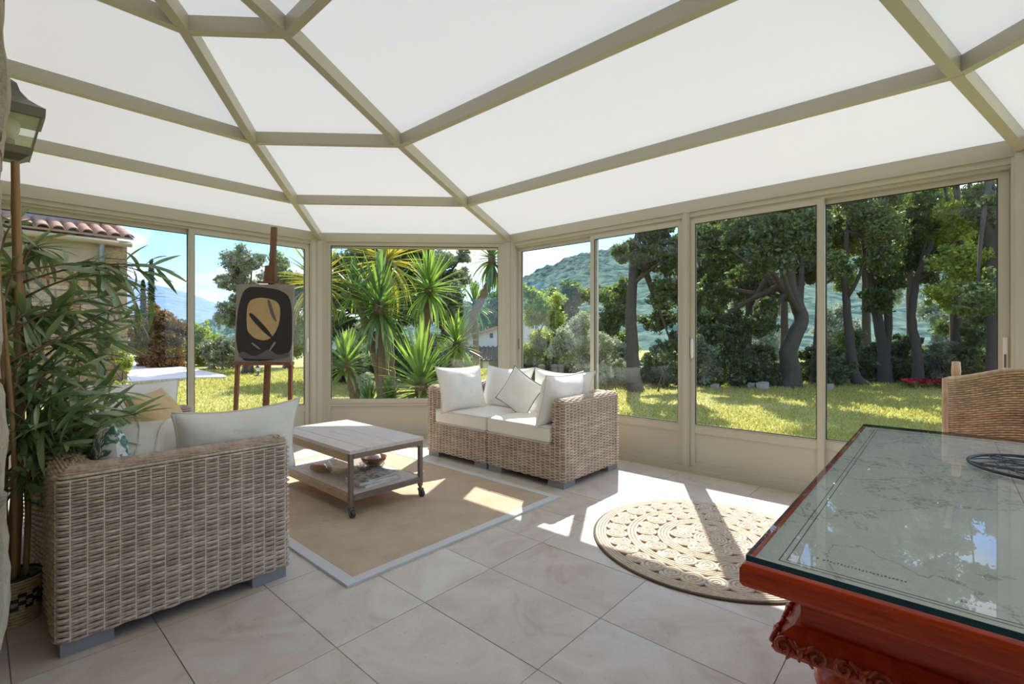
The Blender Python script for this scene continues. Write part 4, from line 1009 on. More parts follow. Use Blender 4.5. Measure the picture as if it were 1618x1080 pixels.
def pillow(name, c, right, up, w, h, t, m, label, seed=0, pipe=None, group=None, sag=0.0, cat='cushion', pinch=.10, seam=False):
    r = np.array(right, float); r /= np.linalg.norm(r); u = np.array(up, float); u -= r * (u @ r); u /= np.linalg.norm(u); nn = np.cross(r, u); c = np.array(c, float)
    n = 26; g = np.sign(np.linspace(-1, 1, n)) * np.abs(np.linspace(-1, 1, n)) ** .8; mb = MB(); off = Vector((seed * 7.1, 0, 0))
    def P_(a, b, sg):
        f = max(0, (1 - abs(a) ** 3.2)) ** .62 * max(0, (1 - abs(b) ** 3.2)) ** .62
        x = a * w / 2 * (1 - pinch * (1 - b * b)); y = b * h / 2 * (1 - pinch * (1 - a * a)) - sag * (1 - a * a) * max(0, b) * h
        wr = mnoise.noise(Vector((a * 2.2, b * 2.2, sg * 3)) + off) * .10 + abs(mnoise.noise(Vector((a * 4 + b * 3, b * 5, sg)) + off)) * -.12
        z_ = sg * t / 2 * f * (1 + wr)
        return c + r * x + u * y + nn * z_
    for sg in (-1, 1):
        mb.grid([[P_(a, b * sg, sg) for b in g] for a in g])
    o = obj(name, mb, m, smooth=True, label=label, cat=cat, group=group)
    if seam:
        for b0_, bend in ((-.25, .18), (.35, -.12)):
            sm = MB(); sm.tube([P_(b0_ + bend * (1 - t * t), t, 1) for t in np.linspace(-.97, .97, 24)], .005, 5, caps=False); obj('seam', sm, M['piping'], o, smooth=True)
    if pipe:
        loop = [P_(a, -1, 1) for a in g] + [P_(1, b, 1) for b in g[1:]] + [P_(a, 1, 1) for a in g[::-1][1:]] + [P_(-1, b, 1) for b in g[::-1][1:]]
        pm = MB(); pm.tube(loop, .005, 5, caps=False); obj('piping', pm, M[pipe], o, smooth=True)
    return o
Z3 = (0, 0, 1)
# sofa facing the room: back of the sofa is at high x, arms at low and high y
by = SY + 2 * SW
pillow('back_cushion', (3.10, 3.43, .645), (.95, -.20, .0), (.10, .30, 1), .50, .44, .22, M['white_fab'], 'white cushion leaning on the left arm of the sofa facing the room', 1, 'piping', 'white sofa cushions')
pillow('back_cushion', (3.47, 3.19, .640), (0, -1, 0), (.28, 0, 1), .62, .43, .16, M['white_fab'], 'white back cushion in the left half of the sofa facing the room', 2, 'piping', 'white sofa cushions', .02)
pillow('back_cushion', (3.47, 2.54, .640), (0, -1, 0), (.28, 0, 1), .66, .43, .16, M['white_fab'], 'white back cushion in the right half of the sofa facing the room', 3, 'piping', 'white sofa cushions', .04)
pillow('scatter_cushion', (3.29, 2.86, .635), (.15, -.85, -.52), (.22, -.52, .85), .36, .36, .12, M['white_fab'], 'small grey-piped white cushion standing on its corner mid sofa', 4, 'grey_pipe', 'white sofa cushions')
pillow('back_cushion', (3.19, 2.33, .640), (1, .10, 0), (.05, -.24, 1), .60, .42, .22, M['white_fab'], 'white cushion leaning on the right arm of the sofa facing the room', 5, 'piping', 'white sofa cushions')
# foreground sofa: back at low x, arms at low and high y
pillow('back_cushion', (.85, 2.53, .635), (1, .0, .02), (.0, -.20, 1), .56, .38, .18, M['ivory'], 'long ivory cushion resting against the near woven arm, top edge showing', 6, 'piping', 'ivory sofa cushions', .03)
pillow('back_cushion', (.52, 2.70, .59), (.93, -.36, .0), (.14, .60, .62), .46, .42, .24, M['ivory'], 'slumped ivory cushion with raised seams beside the bamboo leaves', 7, 'piping', 'ivory sofa cushions', seam=True)
pillow('scatter_cushion', (.70, 3.22, .67), (.61, .74, .0), (-.37, .41, .83), .38, .42, .13, M['gold'], 'pale gold cushion standing upright on the foreground sofa', 8, None, 'ivory sofa cushions')
pillow('scatter_cushion', (.56, 3.08, .62), (.85, .3, -.25), (-.25, .35, .8), .36, .28, .14, M['brown_fab'], 'golden brown velvet cushion wedged behind the slumped ivory one', 9, None, 'ivory sofa cushions')
pillow('back_cushion', (.66, 3.76, .645), (1, -.05, 0), (.0, .16, 1), .48, .44, .17, M['white_fab'], 'tall white cushion against the far arm of the foreground sofa', 10, 'piping', 'ivory sofa cushions')
pillow('back_cushion', (.40, 3.42, .645), (0, -1, 0), (-.22, 0, 1), .58, .44, .16, M['white_fab'], 'white back cushion half hidden by the bamboo leaves', 11, 'piping', 'ivory sofa cushions')
pillow('scatter_cushion', (.375, 2.56, .655), (.0, 1, -.1), (-.1, .1, 1), .28, .26, .11, M['pattern'], 'small green and white leaf-print cushion beside the bamboo', 12, None, 'ivory sofa cushions')

# ------------------------------------------------------------------ rugs
RX0, RX1, RY0, RY1, RB = 1.13, 2.765, 2.02, 4.50, .055
rug = empty('area_rug', ((RX0 + RX1) / 2, (RY0 + RY1) / 2, 0), label='rectangular sandy jute rug with a pale grey border under the coffee table', cat='rug')
mb = MB(); mb.box((RX0 + RB - .004, RY0 + RB - .004, .0008), (RX1 - RB + .004, RY1 - RB + .004, .010)); obj('jute_field', mb, M['jute'], rug)
for a, b, c, d in (((RX0, RY0), (RX1, RY0), (RX1 - RB, RY0 + RB), (RX0 + RB, RY0 + RB)), ((RX1, RY0), (RX1, RY1), (RX1 - RB, RY1 - RB), (RX1 - RB, RY0 + RB)),
                   ((RX1, RY1), (RX0, RY1), (RX0 + RB, RY1 - RB), (RX1 - RB, RY1 - RB)), ((RX0, RY1), (RX0, RY0), (RX0 + RB, RY0 + RB), (RX0 + RB, RY1 - RB))):
    mb = MB(); mb.hexa([(*p, .0008) for p in (a, b, c, d)], [(*p, .0125) for p in (a, b, c, d)]); obj('border', mb, M['rug_border'], rug)
RC = np.array([2.755, .975, 0.0]); RR = .645
rr_ = empty('round_rug', RC, label='round braided jute rug with scalloped openwork rings', cat='rug')
def band(r0, r1, nm='braid_band'):
    mb = MB(); n = max(1, round((r1 - r0) / .017)); w = (r1 - r0) / n
    for i in range(n): mb.ring(RC + (0, 0, .0075), r0 + w * (i + .5), w * .52, 72, 5, .0065 / (w * .52))
    return obj(nm, mb, M['braid'], rr_, smooth=True)
mb = MB(); mb.ring(RC + (0, 0, .005), RR - .004, .008, 96, 6, .6); obj('edge_binding', mb, M['braid_dark'], rr_, smooth=True)
band(.575, RR - .008); band(.40, .455); band(.218, .285); band(.0 + .004, .092)
coil = MB()
for i in range(3): coil.ring((0, 0, .0075), .010 + i * .0175, .0095, 26, 5, .65)
coil_me = mesh_from('coil', coil.verts(), coil.f, M['braid'], True)
mb = MB(); mb.lathe(RC + (0, 0, .0006), [(RR - .01, 0), (RR - .01, .004)], 64); obj('backing', mb, M['jute_back'], rr_)
for R_, n, sc in ((.515, 32, 1.16), (.345, 22, 1.10), (.155, 10, 1.2)):
    for i in range(n):
        a = 2 * PI * i / n; inst('coil', coil_me, rr_, Matrix.Translation((R_ * math.cos(a), R_ * math.sin(a), 0)) @ Matrix.Rotation(a, 4, 'Z') @ Matrix.Rotation(.03, 4, 'X') @ Matrix.Diagonal((sc * 1.02, sc, 1 + .12 * (i % 2), 1)))

# ------------------------------------------------------------------ coffee table on casters
TX0, TX1, TY0, TY1, TZ = 1.555, 2.130, 2.755, 3.815, .43
ct = empty('coffee_table', ((TX0 + TX1) / 2, (TY0 + TY1) / 2, .01), label='low oak and steel coffee table on casters with an open lower shelf', cat='table')
nb = 5
for i in range(nb):
    w = (TX1 - TX0) / nb; mb = MB(); x0 = TX0 + i * w
    mb.box((x0 + .0012, TY0, TZ - .022), (x0 + w - .0012, TY1, TZ + random.uniform(-.0008, .0008))); obj('top_plank', mb, M['oak'], ct)
for y in (TY0 + .012, TY1 - .012):
    mb = MB(); mb.box((TX0 + .03, y - .012, TZ - .055), (TX1 - .03, y + .012, TZ - .022)); obj('steel_rail', mb, M['rust'], ct)
    mb = MB(); mb.box((TX0 + .03, y - .012, .112), (TX1 - .03, y + .012, .145)); obj('steel_rail', mb, M['rust'], ct)
for x in (TX0 + .014, TX1 - .014):
    mb = MB(); mb.box((x - .014, TY0 + .03, TZ - .072), (x + .014, TY1 - .03, TZ - .022)); obj('apron', mb, M['oak_edge'], ct)
    mb = MB(); mb.box((x - .012, TY0 + .03, .105), (x + .012, TY1 - .03, .150)); obj('shelf_edge', mb, M['oak_edge'], ct)
for i in range(4):
    w = (TX1 - TX0 - .052) / 4; x0 = TX0 + .026 + i * w; mb = MB(); mb.box((x0 + .001, TY0 + .02, .132), (x0 + w - .001, TY1 - .02, .152)); obj('shelf_plank', mb, M['oak'], ct)
for x in (TX0 + .018, TX1 - .018):
    for y in (TY0 + .018, TY1 - .018):
        mb = MB(); mb.box((x - .013, y - .013, .085), (x + .013, y + .013, TZ - .02)); lg = obj('leg', mb, M['rust'], ct)
        cs = MB(); cs.tube([(x, y, .088), (x, y, .068)], .012, 8); cs.box((x - .016, y - .020, .06), (x + .016, y + .010, .068))
        cs.hexa([(x - .016, y - .026, .028), (x - .013, y - .026, .028), (x - .013, y - .008, .028), (x - .016, y - .008, .028)], [(x - .016, y - .020, .066), (x - .013, y - .020, .066), (x - .013, y + .01, .066), (x - .016, y + .01, .066)])
        cs.hexa([(x + .013, y - .026, .028), (x + .016, y - .026, .028), (x + .016, y - .008, .028), (x + .013, y - .008, .028)], [(x + .013, y - .020, .066), (x + .016, y - .020, .066), (x + .016, y + .01, .066), (x + .013, y + .01, .066)])
        co = obj('caster', cs, M['rust'], lg, smooth=False)
        wh = MB(); wh.tube([(x - .011, y - .017, .0345), (x + .011, y - .017, .0345)], .0235, 16); obj('caster_wheel', wh, M['rubber'], lg, smooth=False)
# on the shelf
bc = np.array([2.03, 3.24, .153])
mb = MB(); mb.lathe(bc, [(.035, 0), (.045, .004), (.085, .045), (.098, .075), (.092, .075), (.078, .045), (.04, .012), (.0, .010)], 24); obj('wooden_bowl', mb, M['bowl_wood'], smooth=True, label='small brown wooden bowl on the coffee table shelf', cat='bowl')
mb = MB(); mb.lathe(bc + (0.01, 0, .030), [(.0, 0), (.03, .004), (.045, .03), (.038, .055), (.0, .062)], 14, False); obj('paper_ball', mb, M['white_fab'], smooth=True, label='crumpled pale thing lying in the wooden bowl', cat='paper')
for i, (dx, dy, rad, hgt) in enumerate(((1.80, 3.24, .15, .075), (1.93, 3.12, .10, .060))):
    mb = MB(); n = 30; prof = [(rad * .45, 0), (rad * .5, .004), (rad * .8, hgt * .35), (rad, hgt), (rad * .965, hgt), (rad * .77, hgt * .4), (rad * .45, .010), (.0, .010)]
    vs = []
    for r0, z0 in prof:
        for k in range(n):
            a = 2 * PI * k / n; f = 1 + (.05 if k % 2 else -.02) * (z0 / hgt); vs.append((dx + r0 * f * math.cos(a), dy + r0 * f * math.sin(a), .153 + z0))
    mb.add(vs, [(a_ * n + k, a_ * n + (k + 1) % n, (a_ + 1) * n + (k + 1) % n, (a_ + 1) * n + k) for a_ in range(len(prof) - 1) for k in range(n)])
    obj('glass_dish', mb, M['cut_glass'], smooth=False, label=('larger fluted clear glass dish on the table shelf', 'smaller clear glass dish between the larger one and the wooden bowl')[i], cat='dish', group='glass dishes')
mb = MB(); mb.tube([(1.66, 3.48, .178), (1.68, 3.40, .180), (1.71, 3.30, .178)], [.02, .026, .02], 10); obj('cloth_roll', mb, M['brown_fab'], smooth=True, label='dark rolled cloth on the shelf behind the glass dish', cat='cloth')
for i, (x0, y0, ang, wd, ln, z0, th) in enumerate(((1.83, 2.93, .10, .22, .29, .153, .016), (1.82, 2.93, -.06, .21, .28, .170, .014), (1.85, 2.945, .16, .20, .27, .185, .006))):
    c_, s_ = math.cos(ang), math.sin(ang)
    q = [(x0 + c_ * a * ln / 2 - s_ * b * wd / 2, y0 + s_ * a * ln / 2 + c_ * b * wd / 2) for a, b in ((-1, -1), (1, -1), (1, 1), (-1, 1))]
    mb = MB(); mb.prism(q, z0, z0 + th); o = obj('magazine', mb, M['paper'], label=('bottom', 'middle', 'top')[i] + ' magazine of the pile on the coffee table shelf', cat='magazine', group='magazines')
    mb = MB(); mb.prism(q, z0 + th, z0 + th + .0008); obj('cover', mb, M['newsprint'], o)

# ------------------------------------------------------------------ dining table with glass over an antique map
DX0, DX1, DY0, DY1 = .886, 2.565, -.76, .264
DZ = .757
dt = empty('dining_table', ((DX0 + DX1) / 2, (DY0 + DY1) / 2, 0), label='red mahogany dining table with carved apron and turned legs', cat='table')
def ring_profile(mb, prof, x0=DX0, x1=DX1, y0=DY0, y1=DY1):
    # sweep (inset, z) profile round the rectangle
    n = len(prof); vs = []
    for ins, z in prof: vs += [(x0 + ins, y0 + ins, z), (x1 - ins, y0 + ins, z), (x1 - ins, y1 - ins, z), (x0 + ins, y1 - ins, z)]
    fs = [(i * 4 + k, i * 4 + (k + 1) % 4, (i + 1) * 4 + (k + 1) % 4, (i + 1) * 4 + k) for i in range(n - 1) for k in range(4)]
    fs += [(0, 1, 2, 3), tuple((n - 1) * 4 + k for k in (3, 2, 1, 0))]
    mb.add(vs, fs)
mb = MB(); ring_profile(mb, [(.012, DZ), (.004, DZ - .003), (.0, DZ - .010), (.0, DZ - .034), (.004, DZ - .041), (.016, DZ - .044), (.05, DZ - .046)]); obj('table_top', mb, M['mahogany'], dt)
mb = MB(); ring_profile(mb, [(.072, DZ - .044), (.072, DZ - .062), (.078, DZ - .066), (.078, DZ - .112), (.070, DZ - .118)]); obj('apron', mb, M['mahogany'], dt)
mb = MB(); ring_profile(mb, [(.070, DZ - .112), (.062, DZ - .118), (.046, DZ - .132), (.040, DZ - .148), (.046, DZ - .158), (.075, DZ - .166), (.12, DZ - .168)]); cm = obj('carved_moulding', mb, M['mahogany_carved'], dt)
def scroll_mesh():
    mb = MB(); 
    def spiral(cx, cz, r0, turns, sg, n=22):
        return [(cx + sg * (r0 * (1 - .8 * t)) * math.cos(2 * PI * turns * t), -.003 * math.sin(PI * t), cz + (r0 * (1 - .8 * t)) * math.sin(2 * PI * turns * t)) for t in np.linspace(0, 1, n)]
    mb.tube(spiral(-.024, 0, .017, 1.3, 1), np.linspace(.0042, .003, 22), 6); mb.tube(spiral(.024, 0, .017, 1.3, -1), np.linspace(.0042, .003, 22), 6)
    mb.tube([(-.010, 0, .014), (0, -.004, .004), (.010, 0, .014)], [.003, .006, .003], 6); mb.tube([(0, -.003, .004), (0, -.005, -.016)], [.007, .002], 6)
    mb.tube([(-.008, 0, -.002), (-.02, -.002, -.019)], [.005, .002], 6); mb.tube([(.008, 0, -.002), (.02, -.002, -.019)], [.005, .002], 6)
    return mesh_from('carved_scroll', mb.verts(), mb.f, M['mahogany_carved'], True)
sme = scroll_mesh(); zc = DZ - .140; pc = ORIG[dt.name]
def scrolls(p0, p1, ang):
    L = math.hypot(p1[0] - p0[0], p1[1] - p0[1]); n = int(L / .085)
    for i in range(n):
        t = (i + .5) / n; p = (p0[0] + (p1[0] - p0[0]) * t - pc[0], p0[1] + (p1[1] - p0[1]) * t - pc[1], zc - pc[2])
        inst('carved_scroll', sme, cm, Matrix.Translation(p) @ Matrix.Rotation(ang, 4, 'Z') @ Matrix.Rotation(math.radians(-18), 4, 'X') @ Matrix.Diagonal((1, 1, .92, 1)))
i_ = .0415
SC_ = .82
scrolls((DX0 + i_, DY1 - i_), (DX0 + i_, DY0 + i_), -PI / 2); scrolls((DX1 - i_, DY1 - i_), (DX0 + i_, DY1 - i_), PI)
SC_ = .82
scrolls((DX0 + i_, DY0 + i_), (DX1 - i_, DY0 + i_), 0); scrolls((DX1 - i_, DY0 + i_), (DX1 - i_, DY1 - i_), PI / 2)
legp = [(.0, .0), (.045, .0), (.055, .02), (.05, .04), (.036, .07), (.042, .10), (.058, .15), (.062, .24), (.058, .33), (.048, .40), (.044, .43), (.058, .445), (.064, .46), (.058, .475), (.048, .485), (.050, .50), (.066, .515), (.070, .53), (.064, .545), (.052, .555), (.050, .57), (.062, .585), (.064, .60)]
for x in (DX0 + .155, DX1 - .155):
    for y in (DY0 + .155, DY1 - .155):
        mb = MB(); mb.lathe((x, y, 0), legp, 28); obj('leg', mb, M['mahogany'], dt, smooth=True)
mb = MB(); mb.box((DX0 + .016, DY0 + .016, DZ), (DX1 - .016, DY1 - .016, DZ + .0012)); mp = obj('antique_map', mb, M['map'], label='grey antique map lying under the glass of the dining table', cat='map')
mk = MB(); zt = DZ + .0013
def line(x0, y0, x1, y1, w=.0012): mk.box((min(x0, x1) - w, min(y0, y1) - w, zt), (max(x0, x1) + w, max(y0, y1) + w, zt + .0003))
for ins in (.050, .060):
    line(DX0 + ins, DY0 + ins, DX1 - ins, DY0 + ins, .0007); line(DX0 + ins, DY1 - ins, DX1 - ins, DY1 - ins, .0007); line(DX0 + ins, DY0 + ins, DX0 + ins, DY1 - ins, .0007); line(DX1 - ins, DY0 + ins, DX1 - ins, DY1 - ins, .0007)
line(DX0 + .06, -.14, DX1 - .06, -.14, .0007)
r = np.random.default_rng(4)
def marks(x, y0, y1, n, h):                            # illegible row of lettering on the map
    for k in range(n):
        y = y0 + (y1 - y0) * k / n
        if r.random() < .12: continue
        w_ = abs(y1 - y0) / n * .32; s_ = -1 if y1 < y0 else 1
        mk.box((x, y - w_ * .3, zt), (x + h, y + w_ * .1, zt + .0003)); xx = x + r.choice([0, h * .45, h * .85]); mk.box((xx, y - w_, zt), (xx + h * .16, y + w_, zt + .0003))
        if r.random() < .6: mk.box((x, y + w_ * .8, zt), (x + h * r.choice([.5, 1]), y + w_ * 1.1, zt + .0003))
marks(.985, .165, .035, 26, .0075); marks(.97, -.02, -.06, 8, .0075)
obj('map_lettering', mk, M['ink'], mp)
gx0, gx1, gy0, gy1 = DX0 + .008, DX1 - .008, DY0 + .008, DY1 - .008
gz0, gz1 = DZ + .0025, DZ + .0125
mb = MB(); mb.add([(gx0, gy0, gz1), (gx1, gy0, gz1), (gx1, gy1, gz1), (gx0, gy1, gz1)], [(0, 1, 2, 3)]); 
tg = obj('glass_sheet', mb, M['table_glass'], label='clear glass sheet covering the dining table top', cat='glass')
mb = MB(); q = [(gx0, gy0), (gx1, gy0), (gx1, gy1), (gx0, gy1)]
mb.add([(*p, gz0) for p in q] + [(*p, gz1) for p in q], [(i, (i + 1) % 4, 4 + (i + 1) % 4, 4 + i) for i in range(4)]); obj('glass_edge', mb, M['glass_edge'], tg, label='dark blue-green polished edge')
# wire mat on the glass
tc = np.array([2.0, -.235, gz1 + .001]); wt = empty('wire_mat', tc, label='round dark wire table mat lying on the glass', cat='table mat')
mb = MB(); mb.ring(tc + (0, 0, .005), .18, .0045, 56, 6); mb.ring(tc + (0, 0, .005), .12, .002, 40, 5); mb.ring(tc + (0, 0, .005), .06, .002, 30, 5); obj('rim', mb, M['dark_wire'], wt, smooth=True)
wires = MB(); r = np.random.default_rng(2)
for k in range(38):
    a = 2 * PI * k / 38; pts = [tc + np.array([math.cos(a + .35 * math.sin(t * 5 + k)) * .18 * t, math.sin(a + .35 * math.sin(t * 5 + k)) * .18 * t, .005]) for t in np.linspace(.02, 1, 9)]
    pts[-1] = tc + np.array([math.cos(a + .35 * math.sin(5 + k)) * .178, math.sin(a + .35 * math.sin(5 + k)) * .178, .005]); wires.tube(pts, .0016, 4)
obj('wires', wires, M['dark_wire'], wt, kind='stuff')

# ------------------------------------------------------------------ wicker dining chair on the far side of the table
ch = empty('wicker_chair', (2.80, -.27, 0), label='honey wicker dining chair with a curved top behind the dining table', cat='chair')
cy0, cy1 = -.545, -.005
def back_pt(u, z, off=0.0):
    bow = .045 * (1 - (2 * u - 1) ** 2); lean = (z - .42) * .14
    x = 2.875 + bow + lean - .03 * max(0, abs(2 * u - 1) - .85) / .15 + off
    return np.array([x, cy1 + (cy0 - cy1) * u, z])
def top_z(u): return .955 + .047 * (.5 - .5 * math.cos(2 * PI * min(1, max(0, (u if u < .5 else 1 - u) * 1.05)))) * 1.0
mb = MB(); K = 26; nu = K * 4; i = 0
rows_n = 58
for i in range(rows_n):
    t = i / (rows_n - 1); pts = []
    for k in range(nu + 1):
        u = k / nu; z = .40 + (top_z(u) - .012 - .40) * t
        pts.append(back_pt(u, z, -.0075 + .003 * math.sin(PI * u * K + (i % 2) * PI)))
    pts = np.array(pts); rr0 = .0046
    mb.grid(np.stack([pts + np.array([a, 0, b]) for a, b in ((.002, -rr0), (-.004, -rr0 * .5), (-.004, rr0 * .5), (.002, rr0))], 1))
obj('woven_back', mb, M['wicker'], ch, smooth=True)
mb = MB(); mb.grid([[back_pt(u, .40 + (top_z(u) - .015 - .40) * t, .0) for t in np.linspace(0, 1, 8)] for u in np.linspace(0, 1, 24)]); mb.grid([[back_pt(u, .40 + (top_z(u) - .015 - .40) * t, .018) for t in np.linspace(0, 1, 8)] for u in np.linspace(0, 1, 24)][::-1]); obj('back_panel', mb, M['wicker_core'], ch, smooth=True)
mb = MB(); mb.tube([back_pt(0, z) for z in np.linspace(.40, top_z(0), 8)] + [back_pt(u, top_z(u)) for u in np.linspace(.03, .97, 26)] + [back_pt(1, z) for z in np.linspace(top_z(1), .40, 8)], .011, 8); obj('back_frame', mb, M['wicker'], ch, smooth=True)
mb = MB(); mb.prism([(2.44, cy0 + .02), (2.89, cy0 + .01), (2.89, cy1 - .01), (2.44, cy1 - .02)], .40, .45); obj('seat', mb, M['wicker'], ch)
for x, y in ((2.47, cy0 + .05), (2.47, cy1 - .05), (2.87, cy0 + .05), (2.87, cy1 - .05)):
    mb = MB(); mb.tube([(x, y, 0), (x, y, .41)], [.016, .019], 8); obj('leg', mb, M['wicker'], ch, smooth=True)
mb = MB(); mb.tube([back_pt(.07, .93, .03) , back_pt(.07, .99, .03), back_pt(.07, 1.03, .035)], [.014, .017, .015], 8); obj('post_knob', mb, M['wicker'], ch, smooth=True)

# ------------------------------------------------------------------ easel with painting
ec = np.array([1.745, 4.65, 0.0])
def ep(u, v, z): return ec + CR * u + CF * v + np.array([0, 0, z])
ez = empty('easel', ec, label='tall dark wooden easel standing by the left window', cat='easel')
def lean(z): return .02 + .10 * (z - .2) / 2.0
mb = MB(); mb.bar(ep(0, .03 + lean(.1), .10), ep(.045, .03 + lean(2.17), 2.175), .050, .028, up=tuple(-CF)); mast = obj('mast', mb, M['easel_wood'], ez)
for k in range(9):
    hb = MB(); z = .38 + k * .055; hb.tube([ep(.004, .03 + lean(z) - .016, z), ep(.004, .03 + lean(z) - .010, z)], .006, 8); obj('peg_hole', hb, M['paint_black'], mast)
for u in (-.245, .245):
    mb = MB(); mb.bar(ep(u * 1.04, .0, .0), ep(u, lean(.92), .95), .032, .028, up=tuple(-CF)); obj('front_leg', mb, M['easel_wood'], ez)
mb = MB(); mb.bar(ep(-.26, lean(.30), .30), ep(.26, lean(.30), .30), .03, .05, up=Z3); obj('cross_bar', mb, M['easel_wood'], ez)
mb = MB(); mb.bar(ep(-.275, lean(.9) - .03, .895), ep(.275, lean(.9) - .03, .895), .07, .03, up=Z3); obj('canvas_tray', mb, M['easel_wood'], ez)
mb = MB(); mb.bar(ep(-.262, lean(1.0) + .01, .88), ep(-.262, lean(1.3) + .01, 1.30), .022, .022, up=tuple(-CF)); obj('side_rail', mb, M['easel_wood'], ez)
mb = MB(); mb.bar(ep(.036, lean(1.7) + .0, 1.64), ep(.040, lean(1.8) + .0, 1.80), .095, .05, up=tuple(-CF)); obj('clamp_block', mb, M['easel_wood'], ez)
mb = MB(); mb.bar(ep(-.06, lean(1.65) - .02, 1.645), ep(.135, lean(1.65) - .02, 1.645), .06, .02, up=Z3); obj('canvas_clamp', mb, M['easel_wood'], ez)
mb = MB(); mb.bar(ep(.02, .10 + lean(1.5), 1.5), ec + ec / np.linalg.norm(ec) * .40, .035, .022, up=tuple(-CF)); obj('rear_leg', mb, M['easel_wood'], ez)
# painting: plain stand-in with the same black and tan masses, no portrait
pw, ph_, pz = .265, .715, .912
def pp(u, t, off=0.0): z = pz + ph_ * t; return ep(.006 + u, lean(z) - .012 - off, z)
mb = MB(); mb.hexa([pp(-pw, 0, .022), pp(pw, 0, .022), pp(pw, 0, 0), pp(-pw, 0, 0)], [pp(-pw, 1, .022), pp(pw, 1, .022), pp(pw, 1, 0), pp(-pw, 1, 0)])
pa = obj('painting', mb, M['canvas'], label='black and tan painted board resting on the easel', cat='painting')
def shape(pts, m, off):
    for _ in range(2): pts = [q for i in range(len(pts)) for q in (tuple(.75 * np.array(pts[i]) + .25 * np.array(pts[(i + 1) % len(pts)])), tuple(.25 * np.array(pts[i]) + .75 * np.array(pts[(i + 1) % len(pts)])))]
    mb = MB(); n = len(pts)
    mb.add([pp(u, t, off) for u, t in pts] + [pp(u, t, off - .0015) for u, t in pts], [tuple(range(n))] + [(i, (i + 1) % n, n + (i + 1) % n, n + i) for i in range(n)])
    return obj('painted_shape', mb, M[m], pa)
def blob(cu, ct_, ru, rt_, n=28, wob=0.06, seed=0, sq=2.4):
    out = []
    for k in range(n):
        a = 2 * PI * k / n; c_, s_ = math.cos(a), math.sin(a); w_ = 1 + wob * math.sin(3 * a + seed) + wob * .6 * math.sin(5 * a + 2 * seed)
        out.append((max(-pw + .004, min(pw - .004, cu + ru * w_ * np.sign(c_) * abs(c_) ** (2 / sq))), max(.008, min(.992, ct_ + rt_ * w_ * np.sign(s_) * abs(s_) ** (2 / sq)))))
    return out
shape(blob(.0, .475, .256, .475, 40, .035, 2.2, 3.6), 'paint_black', .0235)
shape([(-.155, .40), (-.165, .62), (-.150, .78), (-.06, .83), (.06, .81), (.140, .75), (.150, .58), (.125, .42), (.07, .30), (.0, .265), (-.085, .30), (-.13, .36)], 'paint_tan', .0250)
shape([(-.150, .60), (-.12, .64), (.02, .44), (.09, .31), (.07, .30), (-.02, .40)], 'paint_black', .0262)
shape([(.02, .80), (.05, .80), (.09, .62), (.12, .52), (.105, .51), (.06, .60)], 'paint_grey', .0262)
shape([(-.245, .03), (-.20, .15), (-.10, .06), (-.02, .10), (.05, .17), (.13, .07), (.245, .13), (.245, .03)], 'paint_grey', .0250)
shape([(-.12, .24), (-.10, .245), (-.02, .16), (-.04, .155)], 'canvas', .0262); shape([(.10, .26), (.12, .25), (.06, .13), (.05, .14)], 'canvas', .0262)

# ------------------------------------------------------------------ bamboo plant in a basket
bp = np.array([.10, 2.80, 0.0])
bb_ = empty('bamboo_plant', bp, label='tall artificial bamboo with long green leaves behind the foreground sofa', cat='plant')
bk = empty('basket', bp, label='small woven basket with a dark check band holding the bamboo', cat='basket')
mb = MB()
for i in range(15):
    z = .006 + i * .0122; R_ = .076 + .010 * (i / 14)
    n = 40; pts = [(bp[0] + (R_ + .002 * math.sin(k * PI / 2 + i * PI)) * math.cos(2 * PI * k / n), bp[1] + (R_ + .002 * math.sin(k * PI / 2 + i * PI)) * math.sin(2 * PI * k / n), z) for k in range(n + 1)]
    mb.tube(pts, .0066, 5, caps=False)
obj('woven_wall', mb, M['basket'], bk, smooth=True)
ck = MB(); n = 24
for i in range(4):
    for k in range(n):
        if (k // 1 + i) % 2: continue
        a = 2 * PI * k / n; R_ = .0905; z = .068 + i * .016
        t = np.array([-math.sin(a), math.cos(a), 0]); o_ = np.array([math.cos(a), math.sin(a), 0]); c_ = bp + o_ * R_ * (1 - .03 * (3 - i) / 3) + np.array([0, 0, z])
        w_ = .0125; ck.hexa([c_ - t * w_ - o_ * .012, c_ + t * w_ - o_ * .012, c_ + t * w_, c_ - t * w_], [c_ - t * w_ - o_ * .012 + (0, 0, .014), c_ + t * w_ - o_ * .012 + (0, 0, .014), c_ + t * w_ + (0, 0, .014), c_ - t * w_ + (0, 0, .014)])
obj('check_band', ck, M['pot_black'], bk)
mb = MB(); mb.ring(bp + (0, 0, .185), .086, .006, 36, 6); obj('rim', mb, M['pot_black'], bk, smooth=True)
mb = MB(); mb.lathe(bp + (0, 0, .004), [(.066, 0), (.072, .17), (.0, .172)], 20); obj('soil', mb, M['pot_black'], bk)
r = np.random.default_rng(12)
canes = []
for (dx, dy, tx_, ty_, tz_, rad) in ((.0, .0, .118, 2.88, 1.87, .021), (-.03, .03, .05, 2.75, 1.8, .014), (.035, -.02, .14, 2.90, 1.45, .010), (.0, -.04, .075, 2.65, 1.3, .010)):
    f = np.linspace(0, 1, 28); p0 = bp + (dx, dy, .16); p1 = np.array([tx_, ty_, tz_])
    pts = p0 + (p1 - p0) * f[:, None] + np.stack([.012 * np.sin(f * 4), .012 * np.sin(f * 3 + 1), 0 * f], 1)
    rd = rad * (1 - .35 * f) * (1 + .12 * (np.arange(28) % 4 == 0)); mb = MB(); mb.tube(pts, rd, 9); obj('cane', mb, M['cane'], bb_, smooth=True); canes.append(pts)
